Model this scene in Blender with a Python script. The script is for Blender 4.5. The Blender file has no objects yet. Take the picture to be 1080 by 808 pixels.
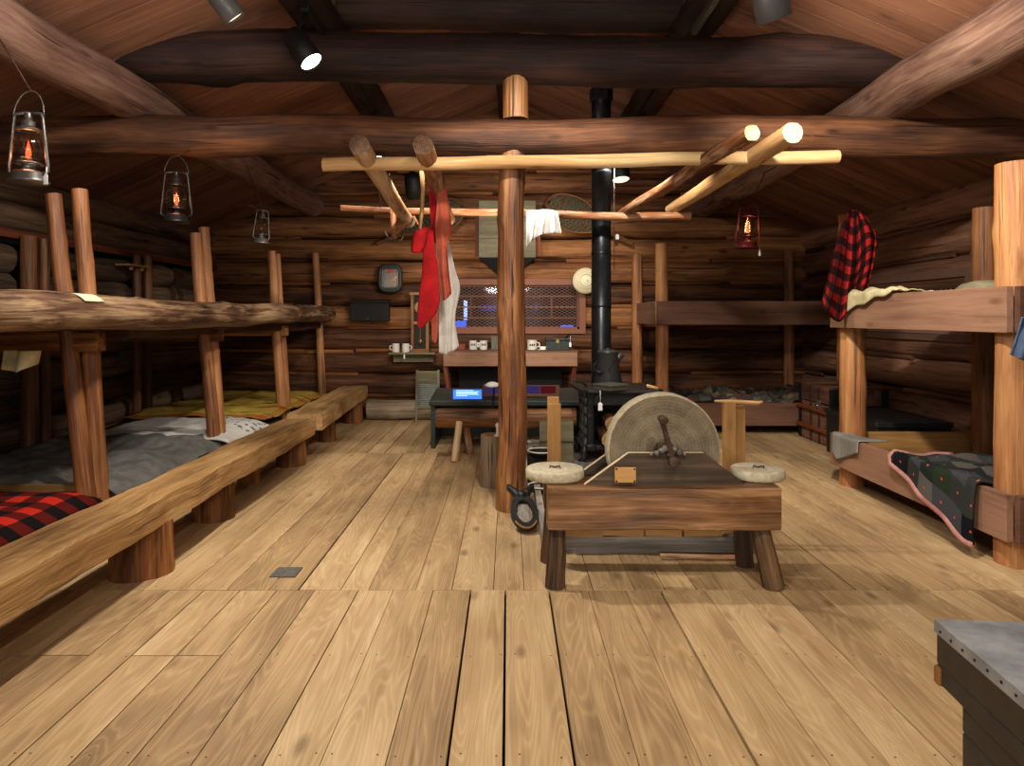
import bpy, math, random
from math import sin, cos, pi, radians
from mathutils import Vector, Matrix, noise
random.seed(7)
COL = bpy.context.scene.collection
F, H, CX, CY = 720.0, 1.5, 536.0, 335.0     # focal length in pixels, eye height, vanishing point
def P(px, py, Z): return Vector(((px-CX)*Z/F, Z, H-(py-CY)*Z/F))
def V(*a): return Vector(a)
WL = {}                                     # world location of every object made
# ------------------------------------------------------------------ mesh builder
class MB:
    def __init__(s):
        s.v=[]; s.f=[]; s.g=[]; s.t=[]; s.m=[]; s.sm=[]
    def add(s, vs, fs, gs, tint=0.5, mat=0, smooth=False):
        b=len(s.v); s.v+=[Vector(p) for p in vs]; s.g+=[tuple(g) for g in gs]
        s.t+=[tint]*len(vs)
        for f in fs:
            s.f.append([i+b for i in f]); s.m.append(mat); s.sm.append(smooth)
        return s
    def log(s, p0, p1, r0, r1=None, seg=14, step=.12, bump=.07, wob=.012, mat=0, endmat=1, tint=None, caps=True, flat=None, knots=0):
        p0=Vector(p0); p1=Vector(p1); r1=r0 if r1 is None else r1
        d=p1-p0; L=d.length; d.normalize()
        up=V(0,0,1) if abs(d.z)<.8 else V(0,1,0)
        u=d.cross(up).normalized(); w=u.cross(d).normalized()
        n=max(2,int(L/step)); sd=random.uniform(0,90); off=V(random.uniform(0,50),random.uniform(0,50),random.uniform(0,50))
        tint=random.random() if tint is None else tint
        kn=[(random.random(),random.uniform(0,2*pi)) for _ in range(knots)]
        vs=[];gs=[];fs=[]
        for i in range(n+1):
            t=i/n; z=t*L
            c=p0.lerp(p1,t)+u*wob*2*noise.noise(V(sd,z*.9,1))+w*wob*2*noise.noise(V(sd,z*.9,7))
            r=r0+(r1-r0)*t
            for k in range(seg):
                a=2*pi*k/seg
                rr=r*(1+bump*noise.noise(V(cos(a)*1.3+sd,sin(a)*1.3,z*1.6))+bump*.5*noise.noise(V(cos(a)*3+sd,sin(a)*3,z*5)))
                for kt,ka in kn:
                    dz=(z-kt*L)/(.6*r+.01); da=((a-ka+pi)%(2*pi)-pi)/.5
                    rr+=r*.16*math.exp(-dz*dz-da*da)
                x,y=cos(a)*rr,sin(a)*rr
                if flat is not None: y=min(y,flat)
                vs.append(c+u*x+w*y); gs.append((off.x+x,off.y+y,off.z+z))
        for i in range(n):
            for k in range(seg):
                k2=(k+1)%seg
                fs.append((i*seg+k,i*seg+k2,(i+1)*seg+k2,(i+1)*seg+k))
        s.add(vs,fs,gs,tint,mat,True)
        if caps:
            for i,rev in ((0,True),(n,False)):
                ring=vs[i*seg:(i+1)*seg]; c=sum(ring,Vector())/seg
                rg=[((q-c).dot(u),(q-c).dot(w),sd) for q in ring]
                ff=[(seg,(k+1)%seg,k) if rev else (seg,k,(k+1)%seg) for k in range(seg)]
                s.add(ring+[c],ff,rg+[(0,0,sd)],tint,endmat,False)
        return s
    def box(s, c, size, rot=None, axis=None, mat=0, tint=None, sub=None, amp=0.0):
        """box; grain along its longest side unless axis given; sub=(nx,ny,nz) roughens"""
        c=Vector(c); hx,hy,hz=[q/2 for q in size]
        R=rot if rot is not None else Matrix.Identity(3)
        if axis is None: axis=max(range(3),key=lambda i:size[i])
        off=V(random.uniform(0,50),random.uniform(0,50),random.uniform(0,50)); tint=random.random() if tint is None else tint
        nx,ny,nz=sub or (1,1,1); hs=(hx,hy,hz); ns=(nx,ny,nz); sd=random.uniform(0,90)
        vs=[];gs=[];fs=[]
        def vert(l):
            q=Vector(l)
            if amp: q=q+V(*[(amp[i] if isinstance(amp,tuple) else amp)*(noise.noise(Vector(l)*2.2+V(sd,i*9,0))+.45*noise.noise(Vector(l)*8+V(sd,i*9,3))) for i in range(3)])
            g={0:(l[1],l[2],l[0]),1:(l[0],l[2],l[1]),2:(l[0],l[1],l[2])}[axis]
            vs.append(c+R@q); gs.append((g[0]+off.x,g[1]+off.y,g[2]+off.z))
        for ax in range(3):
            a,b=[i for i in range(3) if i!=ax]
            for sg in (-1,1):
                base=len(vs)
                for i in range(ns[a]+1):
                    for j in range(ns[b]+1):
                        l=[0,0,0]; l[ax]=sg*hs[ax]; l[a]=-hs[a]+2*hs[a]*i/ns[a]; l[b]=-hs[b]+2*hs[b]*j/ns[b]
                        vert(l)
                for i in range(ns[a]):
                    for j in range(ns[b]):
                        q=[base+i*(ns[b]+1)+j, base+(i+1)*(ns[b]+1)+j, base+(i+1)*(ns[b]+1)+j+1, base+i*(ns[b]+1)+j+1]
                        if (sg<0)!=(ax==1): q.reverse()
                        fs.append(q)
        s.add(vs,fs,gs,tint,mat,False); return s
    def beam(s, p0, p1, w, h, mat=0, tint=None, roll=0, up=None, sub=None, amp=0):
        """box running from p0 to p1"""
        p0=Vector(p0);p1=Vector(p1);d=p1-p0;L=d.length;d.normalize()
        up=Vector(up) if up else (V(0,0,1) if abs(d.z)<.9 else V(0,1,0))
        x=d.cross(up).normalized(); z=x.cross(d).normalized()
        R=Matrix((x,d,z)).transposed()
        if roll: R=R@Matrix.Rotation(roll,3,'Y')
        return s.box((p0+p1)/2,(w,L,h),R,1,mat,tint,sub,amp)
    def prism(s, poly, o, ux, uy, depth, mat=0, tint=None):
        """polygon (2d) in plane o,ux,uy pushed along ux x uy"""
        o=Vector(o);ux=Vector(ux);uy=Vector(uy);n=ux.cross(uy).normalized()*depth
        tint=random.random() if tint is None else tint; sd=random.uniform(0,40)
        k=len(poly); a=[o+ux*x+uy*y for x,y in poly]; b=[q+n for q in a]
        g=[(y+sd,sd,x+sd) for x,y in poly]; gb=[(y+sd,sd+depth,x+sd) for x,y in poly]
        s.add(a,[list(range(k))[::-1]],g,tint,mat); s.add(b,[list(range(k))],gb,tint,mat)
        for i in range(k):
            j=(i+1)%k
            s.add([a[i],a[j],b[j],b[i]],[(0,1,2,3)],[g[i],g[j],gb[j],gb[i]],tint,mat)
        return s
    def lathe(s, prof, o, axis=(0,0,1), seg=24, mat=0, tint=.5, smooth=True, wav=None):
        o=Vector(o);d=Vector(axis).normalized()
        u=d.cross(V(0,1,0) if abs(d.y)<.9 else V(1,0,0)).normalized(); w=d.cross(u).normalized()
        vs=[];gs=[];fs=[]
        for r,z in prof:
            for k in range(seg):
                a=2*pi*k/seg; rr=r*(wav(a,z) if wav else 1)
                vs.append(o+u*cos(a)*rr+w*sin(a)*rr+d*z); gs.append((cos(a)*rr,sin(a)*rr,z))
        for i in range(len(prof)-1):
            for k in range(seg):
                k2=(k+1)%seg; fs.append((i*seg+k,i*seg+k2,(i+1)*seg+k2,(i+1)*seg+k))
        s.add(vs,fs,gs,tint,mat,smooth); return s
    def tube(s, pts, r, seg=8, closed=False, mat=0, tint=.5, caps=True):
        pts=[Vector(p) for p in pts]; n=len(pts); vs=[];gs=[];fs=[]
        rs=r if isinstance(r,(list,tuple)) else [r]*n
        u=None; L=0
        for i,p in enumerate(pts):
            if closed: d=(pts[(i+1)%n]-pts[i-1])
            else: d=pts[min(i+1,n-1)]-pts[max(i-1,0)]
            d.normalize()
            if u is None: u=d.cross(V(0,0,1) if abs(d.z)<.8 else V(0,1,0)).normalized()
            else: u=(u-d*u.dot(d)).normalized()
            w=d.cross(u)
            if i: L+=(p-pts[i-1]).length
            for k in range(seg):
                a=2*pi*k/seg; vs.append(p+u*cos(a)*rs[i]+w*sin(a)*rs[i]); gs.append((cos(a)*rs[i],sin(a)*rs[i],L))
        for i in range(n if closed else n-1):
            i2=(i+1)%n
            for k in range(seg):
                k2=(k+1)%seg; fs.append((i*seg+k,i*seg+k2,i2*seg+k2,i2*seg+k))
        if caps and not closed:
            fs.append(tuple(range(seg))[::-1]); fs.append(tuple((n-1)*seg+k for k in range(seg)))
        s.add(vs,fs,gs,tint,mat,True); return s
    def sheet(s, fn, nu, nv, mat=0, tint=.5):
        """fn(u,v)->(pos,(gx,gy)) for u,v in 0..1"""
        vs=[];gs=[]
        for i in range(nu+1):
            for j in range(nv+1):
                p,g=fn(i/nu,j/nv); vs.append(p); gs.append((g[0],g[1],0))
        fs=[(i*(nv+1)+j,(i+1)*(nv+1)+j,(i+1)*(nv+1)+j+1,i*(nv+1)+j+1) for i in range(nu) for j in range(nv)]
        s.add(vs,fs,gs,tint,mat,True); return s
    def build(s, name, mats, parent=None, origin=None, bevel=0, solid=0, subsurf=0):
        mats=mats if isinstance(mats,(list,tuple)) else [mats]
        if parent is not None: org=WL[parent.as_pointer()]
        elif origin is not None: org=Vector(origin)
        else:
            xs=[p.x for p in s.v];ys=[p.y for p in s.v]
            org=V((min(xs)+max(xs))/2,(min(ys)+max(ys))/2,min(p.z for p in s.v))
        me=bpy.data.meshes.new(name); me.from_pydata([p-org for p in s.v],[],s.f)
        for m in mats: me.materials.append(m)
        me.polygons.foreach_set('material_index',[min(i,len(mats)-1) for i in s.m])
        me.polygons.foreach_set('use_smooth',s.sm)
        a=me.attributes.new('gr','FLOAT_VECTOR','POINT'); a.data.foreach_set('vector',[c for g in s.g for c in g])
        a=me.attributes.new('tint','FLOAT','POINT'); a.data.foreach_set('value',s.t)
        me.update()
        o=bpy.data.objects.new(name,me); COL.objects.link(o)
        if parent is not None: o.parent=parent
        else: o.location=org
        WL[o.as_pointer()]=org
        if bevel:
            md=o.modifiers.new('Bevel','BEVEL'); md.width=bevel; md.segments=2; md.limit_method='ANGLE'; md.angle_limit=radians(40)
            if bevel: 
                wd=o.modifiers.new('Weld','WELD'); wd.merge_threshold=.00005
                o.modifiers.move(1,0)
        if solid:
            md=o.modifiers.new('Solidify','SOLIDIFY'); md.thickness=solid; md.offset=0
        if subsurf:
            md=o.modifiers.new('Sub','SUBSURF'); md.levels=subsurf; md.render_levels=subsurf
        return o
def tag(o, label=None, cat=None, group=None, kind=None):
    if label: o['label']=label
    if cat: o['category']=cat
    if group: o['group']=group
    if kind: o['kind']=kind
    return o
def thing(name, loc, label, cat, group=None):
    o=bpy.data.objects.new(name,None); o.empty_display_size=.1; COL.objects.link(o)
    o.location=Vector(loc); WL[o.as_pointer()]=Vector(loc)
    return tag(o,label,cat,group)
# ------------------------------------------------------------------ materials
def lin(h):
    h=h.lstrip('#'); r=[int(h[i:i+2],16)/255 for i in (0,2,4)]
    return tuple((c/12.92 if c<=.04045 else ((c+.055)/1.055)**2.4) for c in r)+(1,)
class NT:
    def __init__(s,name):
        s.m=bpy.data.materials.new(name); s.m.use_nodes=True; s.t=s.m.node_tree; s.n=s.t.nodes; s.n.clear()
        s.out=s.n.new('ShaderNodeOutputMaterial')
    def node(s,typ,ins=None,**kw):
        nd=s.n.new(typ)
        for k,v in kw.items(): setattr(nd,k,v)
        for k,v in (ins or {}).items(): s.set(nd.inputs[k],v)
        return nd
    def set(s,sock,v):
        if hasattr(v,'is_output'): s.t.links.new(v,sock)
        else: sock.default_value=v
    def math(s,op,a,b=0.0,clamp=False):
        nd=s.n.new('ShaderNodeMath'); nd.operation=op; nd.use_clamp=clamp; s.set(nd.inputs[0],a); s.set(nd.inputs[1],b); return nd.outputs[0]
    def mix(s,f,a,b,mode='MIX'):
        nd=s.n.new('ShaderNodeMix'); nd.data_type='RGBA'; nd.blend_type=mode
        s.set(nd.inputs[0],f); s.set(nd.inputs[6],a); s.set(nd.inputs[7],b); return nd.outputs[2]
    def ramp(s,f,stops):
        nd=s.n.new('ShaderNodeValToRGB'); cr=nd.color_ramp
        while len(cr.elements)<len(stops): cr.elements.new(.5)
        for e,(p,c) in zip(cr.elements,stops): e.position=p; e.color=c
        s.set(nd.inputs[0],f); return nd.outputs[0]
    def attr(s,nm):
        return s.node('ShaderNodeAttribute',attribute_name=nm)
    def noise(s,vec,scale,detail=3,rough=.55,dist=0):
        return s.node('ShaderNodeTexNoise',{'Vector':vec,'Scale':scale,'Detail':detail,'Roughness':rough,'Distortion':dist}).outputs[0]
    def vscale(s,vec,sc):
        return s.node('ShaderNodeVectorMath',{0:vec,1:sc},operation='MULTIPLY').outputs[0]
    def bump(s,h,st,dist=.01):
        return s.node('ShaderNodeBump',{'Height':h,'Strength':st,'Distance':dist}).outputs[0]
    def bsdf(s,col,rough=.6,metal=0,normal=None,spec=.4,**kw):
        b=s.node('ShaderNodeBsdfPrincipled'); s.set(b.inputs['Base Color'],col); s.set(b.inputs['Roughness'],rough); s.set(b.inputs['Metallic'],metal)
        s.set(b.inputs['Specular IOR Level'],spec)
        if normal is not None: s.t.links.new(normal,b.inputs['Normal'])
        for k,v in kw.items(): s.set(b.inputs[k],v)
        s.t.links.new(b.outputs[0],s.out.inputs[0]); return b
def wood(name,dark,mid,light,along=1.0,cont=0,grain=.5,patch=.5,rough=.6,bump=.35,spec=.3,knots=True,crack=0,tintamt=.35,mottle=0,mottlecol='#d8b890',con=1.55):
    k=NT(name); g=k.attr('gr').outputs['Vector']; ti=k.attr('tint').outputs['Fac']
    fine=k.noise(k.vscale(g,(70,70,2.2*along)),1,4,.65)
    med=k.noise(k.vscale(g,(14,14,.9*along)),1,3,.6,.6)
    pat=k.noise(k.vscale(g,(3.2,3.2,1.1)),1,3,.6)
    stk=k.noise(k.vscale(g,(34,34,1.3*along)),1,3,.7,.4)
    fac=k.math('ADD',k.math('MULTIPLY',k.math('ADD',k.math('MULTIPLY',fine,.5),k.math('MULTIPLY',stk,.5)),grain),k.math('MULTIPLY',med,1-grain))
    fac=k.math('ADD',k.math('MULTIPLY',k.math('SUBTRACT',fac,.5),con),.5)
    fac=k.math('ADD',fac,k.math('MULTIPLY',k.math('SUBTRACT',pat,.5),patch))
    fac=k.math('ADD',fac,k.math('MULTIPLY',k.math('SUBTRACT',ti,.5),tintamt))
    h=fine
    if cont:
        c=k.noise(k.vscale(g,(7,7,.75)),1,1.5,.45,.3)
        c=k.math('SINE',k.math('MULTIPLY',c,120))
        c=k.math('POWER',k.math('ADD',k.math('MULTIPLY',c,.5),.5),3)
        fac=k.math('ADD',fac,k.math('MULTIPLY',k.math('SUBTRACT',c,.3),cont))
    col=k.ramp(fac,[(.26,lin(dark)),(.5,lin(mid)),(.76,lin(light))])
    if mottle:
        mo=k.noise(k.vscale(g,(16,16,2.2)),1,4,.7,.3)
        mo=k.ramp(mo,[(.50,(0,0,0,1)),(.66,(1,1,1,1))])
        col=k.mix(k.math('MULTIPLY',mo,mottle),col,lin(mottlecol))
    if knots:
        v=k.node('ShaderNodeTexVoronoi',{'Vector':k.vscale(g,(5,5,1.9)),'Scale':1.0}).outputs['Distance']
        kn=k.ramp(v,[(.05,(1,1,1,1)),(.16,(0,0,0,1))])
        col=k.mix(k.math('MULTIPLY',kn,.8),col,lin(dark))
    if crack:
        cr=k.noise(k.vscale(g,(22,22,.8)),1,2,.5)
        cr=k.ramp(cr,[(.655,(0,0,0,1)),(.675,(1,1,1,1))])
        col=k.mix(k.math('MULTIPLY',cr,crack),col,lin('#1a100a'))
        h=k.math('SUBTRACT',h,k.math('MULTIPLY',cr,.8))
    h=k.math('ADD',k.math('ADD',h,k.math('MULTIPLY',stk,1.2)),k.math('MULTIPLY',med,.8))
    k.bsdf(col,k.math('ADD',rough-.12,k.math('MULTIPLY',fine,.25)),0,k.bump(h,bump,.012),spec)
    return k.m
def endgrain(name,dark,light):
    k=NT(name); g=k.attr('gr').outputs['Vector']
    x=k.node('ShaderNodeSeparateXYZ',{0:g}); r=k.math('SQRT',k.math('ADD',k.math('POWER',x.outputs[0],2),k.math('POWER',x.outputs[1],2)))
    r=k.math('ADD',r,k.math('MULTIPLY',k.noise(g,14,2),.02))
    s=k.math('ADD',k.math('MULTIPLY',k.math('SINE',k.math('MULTIPLY',r,520)),.25),k.noise(g,30,3))
    k.bsdf(k.ramp(s,[(.2,lin(dark)),(.75,lin(light))]),.8,0,k.bump(s,.3)); return k.m
def plain(name,c,rough=.6,metal=0,var=.12,scale=30,bump=.15,spec=.4,c2=None,**kw):
    k=NT(name); co=k.node('ShaderNodeTexCoord').outputs['Object']; n=k.noise(co,scale,4,.65)
    b=lin(c2) if c2 else tuple(x*(1-var*2) for x in lin(c)[:3])+(1,)
    k.bsdf(k.ramp(n,[(.3,b),(.7,lin(c))]),rough,metal,k.bump(n,bump,.005) if bump else None,spec,**kw); return k.m
def cloth(name,c,c2=None,rough=.95,weave=500):
    k=NT(name); co=k.node('ShaderNodeTexCoord').outputs['Object']; n=k.noise(co,7,4,.6); f=k.noise(co,weave,2)
    b=lin(c2) if c2 else tuple(x*.7 for x in lin(c)[:3])+(1,)
    k.bsdf(k.ramp(n,[(.35,b),(.65,lin(c))]),rough,0,k.bump(f,.35,.003),.15); return k.m
def emis(name,c,st):
    k=NT(name); e=k.node('ShaderNodeEmission',{'Color':lin(c),'Strength':st}); k.t.links.new(e.outputs[0],k.out.inputs[0]); return k.m
def stripes(k,x,size,duty=.5):
    f=k.math('FRACT',k.math('DIVIDE',x,size)); return k.math('LESS_THAN',f,duty)
def plaid(name,red='#a8201c',mid='#43100f',blk='#100c0d',size=.12):
    k=NT(name); g=k.attr('gr').outputs['Vector']; x=k.node('ShaderNodeSeparateXYZ',{0:g})
    a=stripes(k,x.outputs[0],size); b=stripes(k,x.outputs[1],size); s=k.math('MULTIPLY',k.math('ADD',a,b),.5)
    col=k.ramp(s,[(0,lin(red)),(.5,lin(mid)),(1,lin(blk))]); f=k.noise(g,400,2)
    col=k.mix(k.math('MULTIPLY',f,.35),col,lin('#180a0a'))
    k.bsdf(col,.95,0,k.bump(f,.4,.003),.1); return k.m
def quiltmat(name,cols,cell=.13,tuft=True):
    k=NT(name); g=k.attr('gr').outputs['Vector']
    sc=k.vscale(g,(1/cell,1/cell,0)); fl=k.node('ShaderNodeVectorMath',{0:sc},operation='FLOOR').outputs[0]
    wn=k.node('ShaderNodeTexWhiteNoise',{'Vector':fl}).outputs['Value']
    st=[(i/len(cols),lin(c)) for i,c in enumerate(cols)]
    nd=k.n.new('ShaderNodeValToRGB'); nd.color_ramp.interpolation='CONSTANT'; cr=nd.color_ramp
    while len(cr.elements)<len(st): cr.elements.new(.5)
    for e,(p,c) in zip(cr.elements,st): e.position=p; e.color=c
    k.set(nd.inputs[0],wn); col=nd.outputs[0]; f=k.noise(g,300,2)
    fr=k.node('ShaderNodeVectorMath',{0:sc},operation='FRACTION').outputs[0]
    if tuft:
        d=k.node('ShaderNodeVectorMath',{0:fr,1:(.5,.5,0)},operation='DISTANCE').outputs['Value']
        col=k.mix(k.math('LESS_THAN',d,.05),col,lin('#d8583f'))
    col=k.mix(k.math('MULTIPLY',f,.3),col,lin('#111111'))
    k.bsdf(col,.95,0,k.bump(f,.4,.003),.1); return k.m
M={}
M['floor']=wood('floor_board_wood','#84694a','#b3946a','#d2b58a',cont=0.1,grain=.5,patch=0.5,rough=.62,bump=.10,spec=.3,knots=True,tintamt=0.2,con=0.8)
M['nail']=plain('nail_iron','#2a211a',.6,.3)
M['under']=plain('dark_backing','#0c0806',.9)  # near-black sheet behind gaps, also blocks light behind the wall logs
M['log']=wood('wall_log_wood','#351f13','#704629','#a87446',cont=0,grain=.5,patch=0.45,rough=.7,bump=.5,crack=.8,tintamt=.35,con=1.3)
M['logleft']=wood('grey_wall_log_wood','#2b211a','#5f4b3a','#92775b',grain=.55,patch=0.4,rough=.75,bump=.5,crack=.8,con=1.2)
M['logright']=wood('red_wall_log_wood','#3a2319','#74503d','#a2775d',grain=.5,patch=0.4,rough=.75,bump=.5,crack=.6,con=1.2)
M['loggrey']=wood('weathered_log_wood','#5a4a3a','#8c7a64','#b5a48a',grain=.6,patch=.5,rough=.8,bump=.5,crack=.6)
M['chink']=wood('chinking_strip_wood','#3a2115','#7a4b2c','#a8713f',grain=.5,patch=.5,rough=.75,bump=.3)
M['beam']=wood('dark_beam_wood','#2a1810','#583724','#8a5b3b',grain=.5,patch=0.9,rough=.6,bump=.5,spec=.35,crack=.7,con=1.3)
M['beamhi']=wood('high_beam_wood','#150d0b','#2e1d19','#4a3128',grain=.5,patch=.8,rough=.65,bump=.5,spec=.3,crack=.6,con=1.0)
M['purlin']=wood('purlin_wood','#4a3028','#7a5a4c','#9c7d6c',grain=.55,patch=.6,rough=.7,bump=.5,crack=0.8,mottle=0.35,mottlecol='#b08e78',con=1.25)
M['ceil']=wood('ceiling_board_wood','#5a3a2c','#8a5f48','#a8785c',grain=.5,patch=0.35,rough=.7,bump=.15,tintamt=0.22,con=0.9)
M['post']=wood('peeled_post_wood','#61371c','#a06a40','#c9955f',grain=.5,patch=.6,rough=.5,bump=0.5,spec=.4,crack=0.55,con=1.2)
M['postdk']=wood('dark_post_wood','#38200f','#744826','#a57446',grain=.55,patch=.7,rough=.55,bump=.5,spec=.4,crack=.8)
M['centre']=wood('centre_post_wood','#381f10','#7a4b29','#b58250',grain=.6,patch=.8,rough=.42,bump=.6,spec=.5,crack=.9)
M['rail']=wood('bark_rail_wood','#22150f','#5c3e2c','#a88c6b',grain=.5,patch=.8,rough=.5,bump=.6,spec=.4,crack=.5,mottle=0.6,mottlecol='#b99a72')
M['pole']=wood('peeled_pole_wood','#86603a','#c09461','#e3c694',grain=.5,patch=.6,rough=.6,bump=.3,crack=.2,con=1.2)
M['bark']=wood('bark_pole_wood','#6a3b22','#a9714a','#cfb08a',grain=.5,patch=.9,rough=.7,bump=.5,mottle=.5,mottlecol='#d9c7a5')
M['bench']=wood('hewn_bench_wood','#6a4a2c','#a27c4d','#cba671',cont=0.08,grain=.5,patch=.7,rough=.55,bump=.35,spec=.35,crack=0.5,con=1.1)
M['stump']=wood('stump_wood','#4f2e16','#905d31','#bd8a50',grain=.5,patch=.7,rough=.6,bump=.4,crack=.4)
M['board']=wood('bunk_board_wood','#5e3f2f','#8f6a54','#a98468',grain=.5,patch=.4,rough=.7,bump=.15,tintamt=.15,spec=.25,con=0.8)
M['boarddk']=wood('dark_bunk_board_wood','#3c261b','#644534','#7c5a46',grain=.5,patch=.5,rough=.7,bump=.2,tintamt=.2,con=0.9)
M['tan']=wood('tan_plank_wood','#72502a','#9f7542','#bd9259',grain=.5,patch=.5,rough=.65,bump=.2,con=1.0)
M['deck']=wood('dark_deck_wood','#2c1c14','#523826','#6b4c36',grain=.5,patch=.5,rough=.8,bump=.2)  # plain dark brown wood for the bunk decks
M['grbeam']=wood('grindstone_beam_wood','#40260f','#75502f','#a9805a',cont=0.06,grain=.45,patch=.9,rough=.5,bump=.3,spec=.4,crack=0.5,con=1.4)
M['grdark']=wood('dark_trough_wood','#2a2018','#453628','#665240',grain=.5,patch=.6,rough=.6,bump=.2)
M['grleg']=wood('rough_leg_wood','#33231a','#6e5236','#a08058',grain=.5,patch=.8,rough=.75,bump=.6,crack=.5)
M['greyplank']=wood('grey_plank_wood','#5c564d','#8a837b','#aea69c',grain=.6,patch=.6,rough=.8,bump=.3)
M['redtrim']=wood('red_trim_wood','#4c2418','#7a3f2c','#955a42',grain=.5,patch=.4,rough=.7,bump=.15)
M['frame']=wood('window_frame_wood','#57362a','#8a5b49','#a2725d',grain=.5,patch=.4,rough=.65,bump=.12,knots=False,con=0.7)
M['framedk']=wood('dark_window_frame_wood','#48332a','#75564a','#8f6f60',grain=.5,patch=.4,rough=.7,bump=.12,knots=False)
M['clockw']=wood('clock_case_wood','#4f2f16','#7c5028','#a06f3d',grain=.5,patch=.4,rough=.4,bump=.1,spec=.5,knots=False)
M['trunkw']=wood('trunk_wood','#35201a','#583a2c','#7a5542',grain=.5,patch=.6,rough=.65,bump=.2)
M['slat']=wood('trunk_slat_wood','#5a2c1a','#8a4c2e','#a9683f',grain=.5,patch=.4,rough=.5,bump=.1)
M['end']=endgrain('end_grain','#6b4424','#c39a63')
M['endpale']=endgrain('pale_end_grain','#8f744c','#cdb88e')
M['enddk']=endgrain('dark_end_grain','#2c1b12','#6b4a30')
M['iron']=plain('cast_iron','#3a3c3e',.45,.6,.25,25,.2)
M['ironlit']=plain('lit_cast_iron','#6d7072',.5,.5,.25,25,.2)  # lighter copy of the iron, its lit tone put into the colour
M['steel']=plain('worn_steel','#8a857c',.4,.8,.25,40,.2)
M['meshwire']=plain('painted_wire_mesh','#8a6454',.6,.1,.1,40,0)
M['ribmetal']=plain('dull_zinc_ribs','#8e938f',.5,.1,.1,20,0)
M['plate']=plain('worn_grey_plate','#77766f',.5,.2,.3,60,.2)
M['brown_iron']=plain('rusty_iron','#5a4538',.55,.6,.3,40,.2)
M['zinc']=plain('zinc_sheet','#a5a9ac',.45,.35,.2,9,.1,c2='#70757a')
M['blk']=plain('black_paint','#1b1a19',.5,0,.2)
M['blkmat']=plain('matt_black_metal','#171716',.6,.2,.2)
M['pipe']=plain('stove_pipe_metal','#303336',.35,.7,.25,8,.05)
M['darkbrown']=plain('dark_painted_board','#38322b',.55,0,.25,14,.1)
M['speck']=plain('speckled_enamel','#4a4c4e',.35,.1,.3,160,.05,c2='#26282a')
M['white']=plain('white_enamel','#efece2',.3,0,.05,20,0)
M['cream']=plain('cream_enamel','#e3d9b4',.4,0,.08,20,0)
M['paper']=plain('paper_tag','#efefec',.8,0,.03,20,0)
M['card']=plain('yellowed_card','#d8cfa6',.8,0,.06,20,0)
M['stone']=None
M['greenmetal']=plain('dark_green_metal','#3b4440',.5,.3,.2)
M['greybox']=plain('olive_tin','#66675a',.5,.3,.2)
M['cabinet']=wood('pale_cabinet_wood','#5a543f','#7d765a','#989072',grain=.5,patch=.6,rough=.6,bump=.1,knots=False,con=.8)
M['redbox']=plain('red_tin','#8a3a26',.5,.1,.2)
M['lanternsteel']=plain('galvanised_lantern','#8d8984',.4,.75,.25,40,.1)
M['lanternblk']=plain('black_lantern','#2b2725',.4,.6,.2)
M['lanternred']=plain('red_lantern','#6e2226',.4,.3,.2)
M['flame']=emis('flame_bulb','#ff4a22',3.2)
M['lens']=emis('lamp_lens','#fff6e6',14)
M['lensdim']=emis('warm_lamp_lens','#ffe9c0',1.6)
M['blue']=emis('blue_screen','#3f78ff',1.6)
M['bluepale']=emis('pale_screen_text','#a9ccff',2.2)
M['bluedim']=emis('dim_blue_panel','#3348b8',.55)
M['purple']=emis('purple_display','#463a78',.5)
M['redred']=emis('red_display','#7a2330',.35)
M['outside']=plain('unlit_hall','#3a2a30',.9)
M['mirror']=plain('old_mirror','#b6bbb8',.12,.9,.15,4,0)
M['greycloth']=cloth('grey_wool_blanket','#6f6d69','#55534f')
M['whitecloth']=cloth('white_cotton','#e9e6e0','#c9c5be')
M['creamcloth']=cloth('cream_cotton','#ded3a8','#b3a67a')
M['towel']=None
M['redwool']=cloth('red_wool','#bf2327','#981a1e',weave=260)
M['redcloth']=cloth('crimson_cotton','#a51a25','#7d1018')
M['pink']=cloth('salmon_cotton','#c96a52','#a94f3c')
M['pinkedge']=cloth('pink_binding','#c08a82','#9a655e')
M['denim']=cloth('blue_denim','#55657f','#3d4a60')
M['olive']=cloth('olive_sack','#8d8468','#6a6149')
M['strap']=plain('leather','#6a4a2c',.6)
M['plaid']=plaid('red_black_plaid',size=.135)
M['plaidb']=plaid('red_black_plaid_blanket','#c02a1c','#5a1410','#14100f',size=.20)
M['quilt']=quiltmat('dark_patch_quilt',['#1b1e22','#343633','#232b28','#625d57','#15171a','#352d2a','#2b3526','#43464a'],.16)
M['crazy']=quiltmat('faded_patch_quilt',['#6a5a48','#3f4048','#8a7a66','#4a4a40','#6a3f34','#5d6158','#2f3034','#7b6c52'],.07,False)
M['sand']=plain('ash_sand','#8d7d72',.95,0,.2,40,.6,c2='#5d534d')
M['slate']=plain('slate_rock','#6d6a66',.85,0,.25,12,.5,c2='#3d3b3a')
M['web']=None
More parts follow.
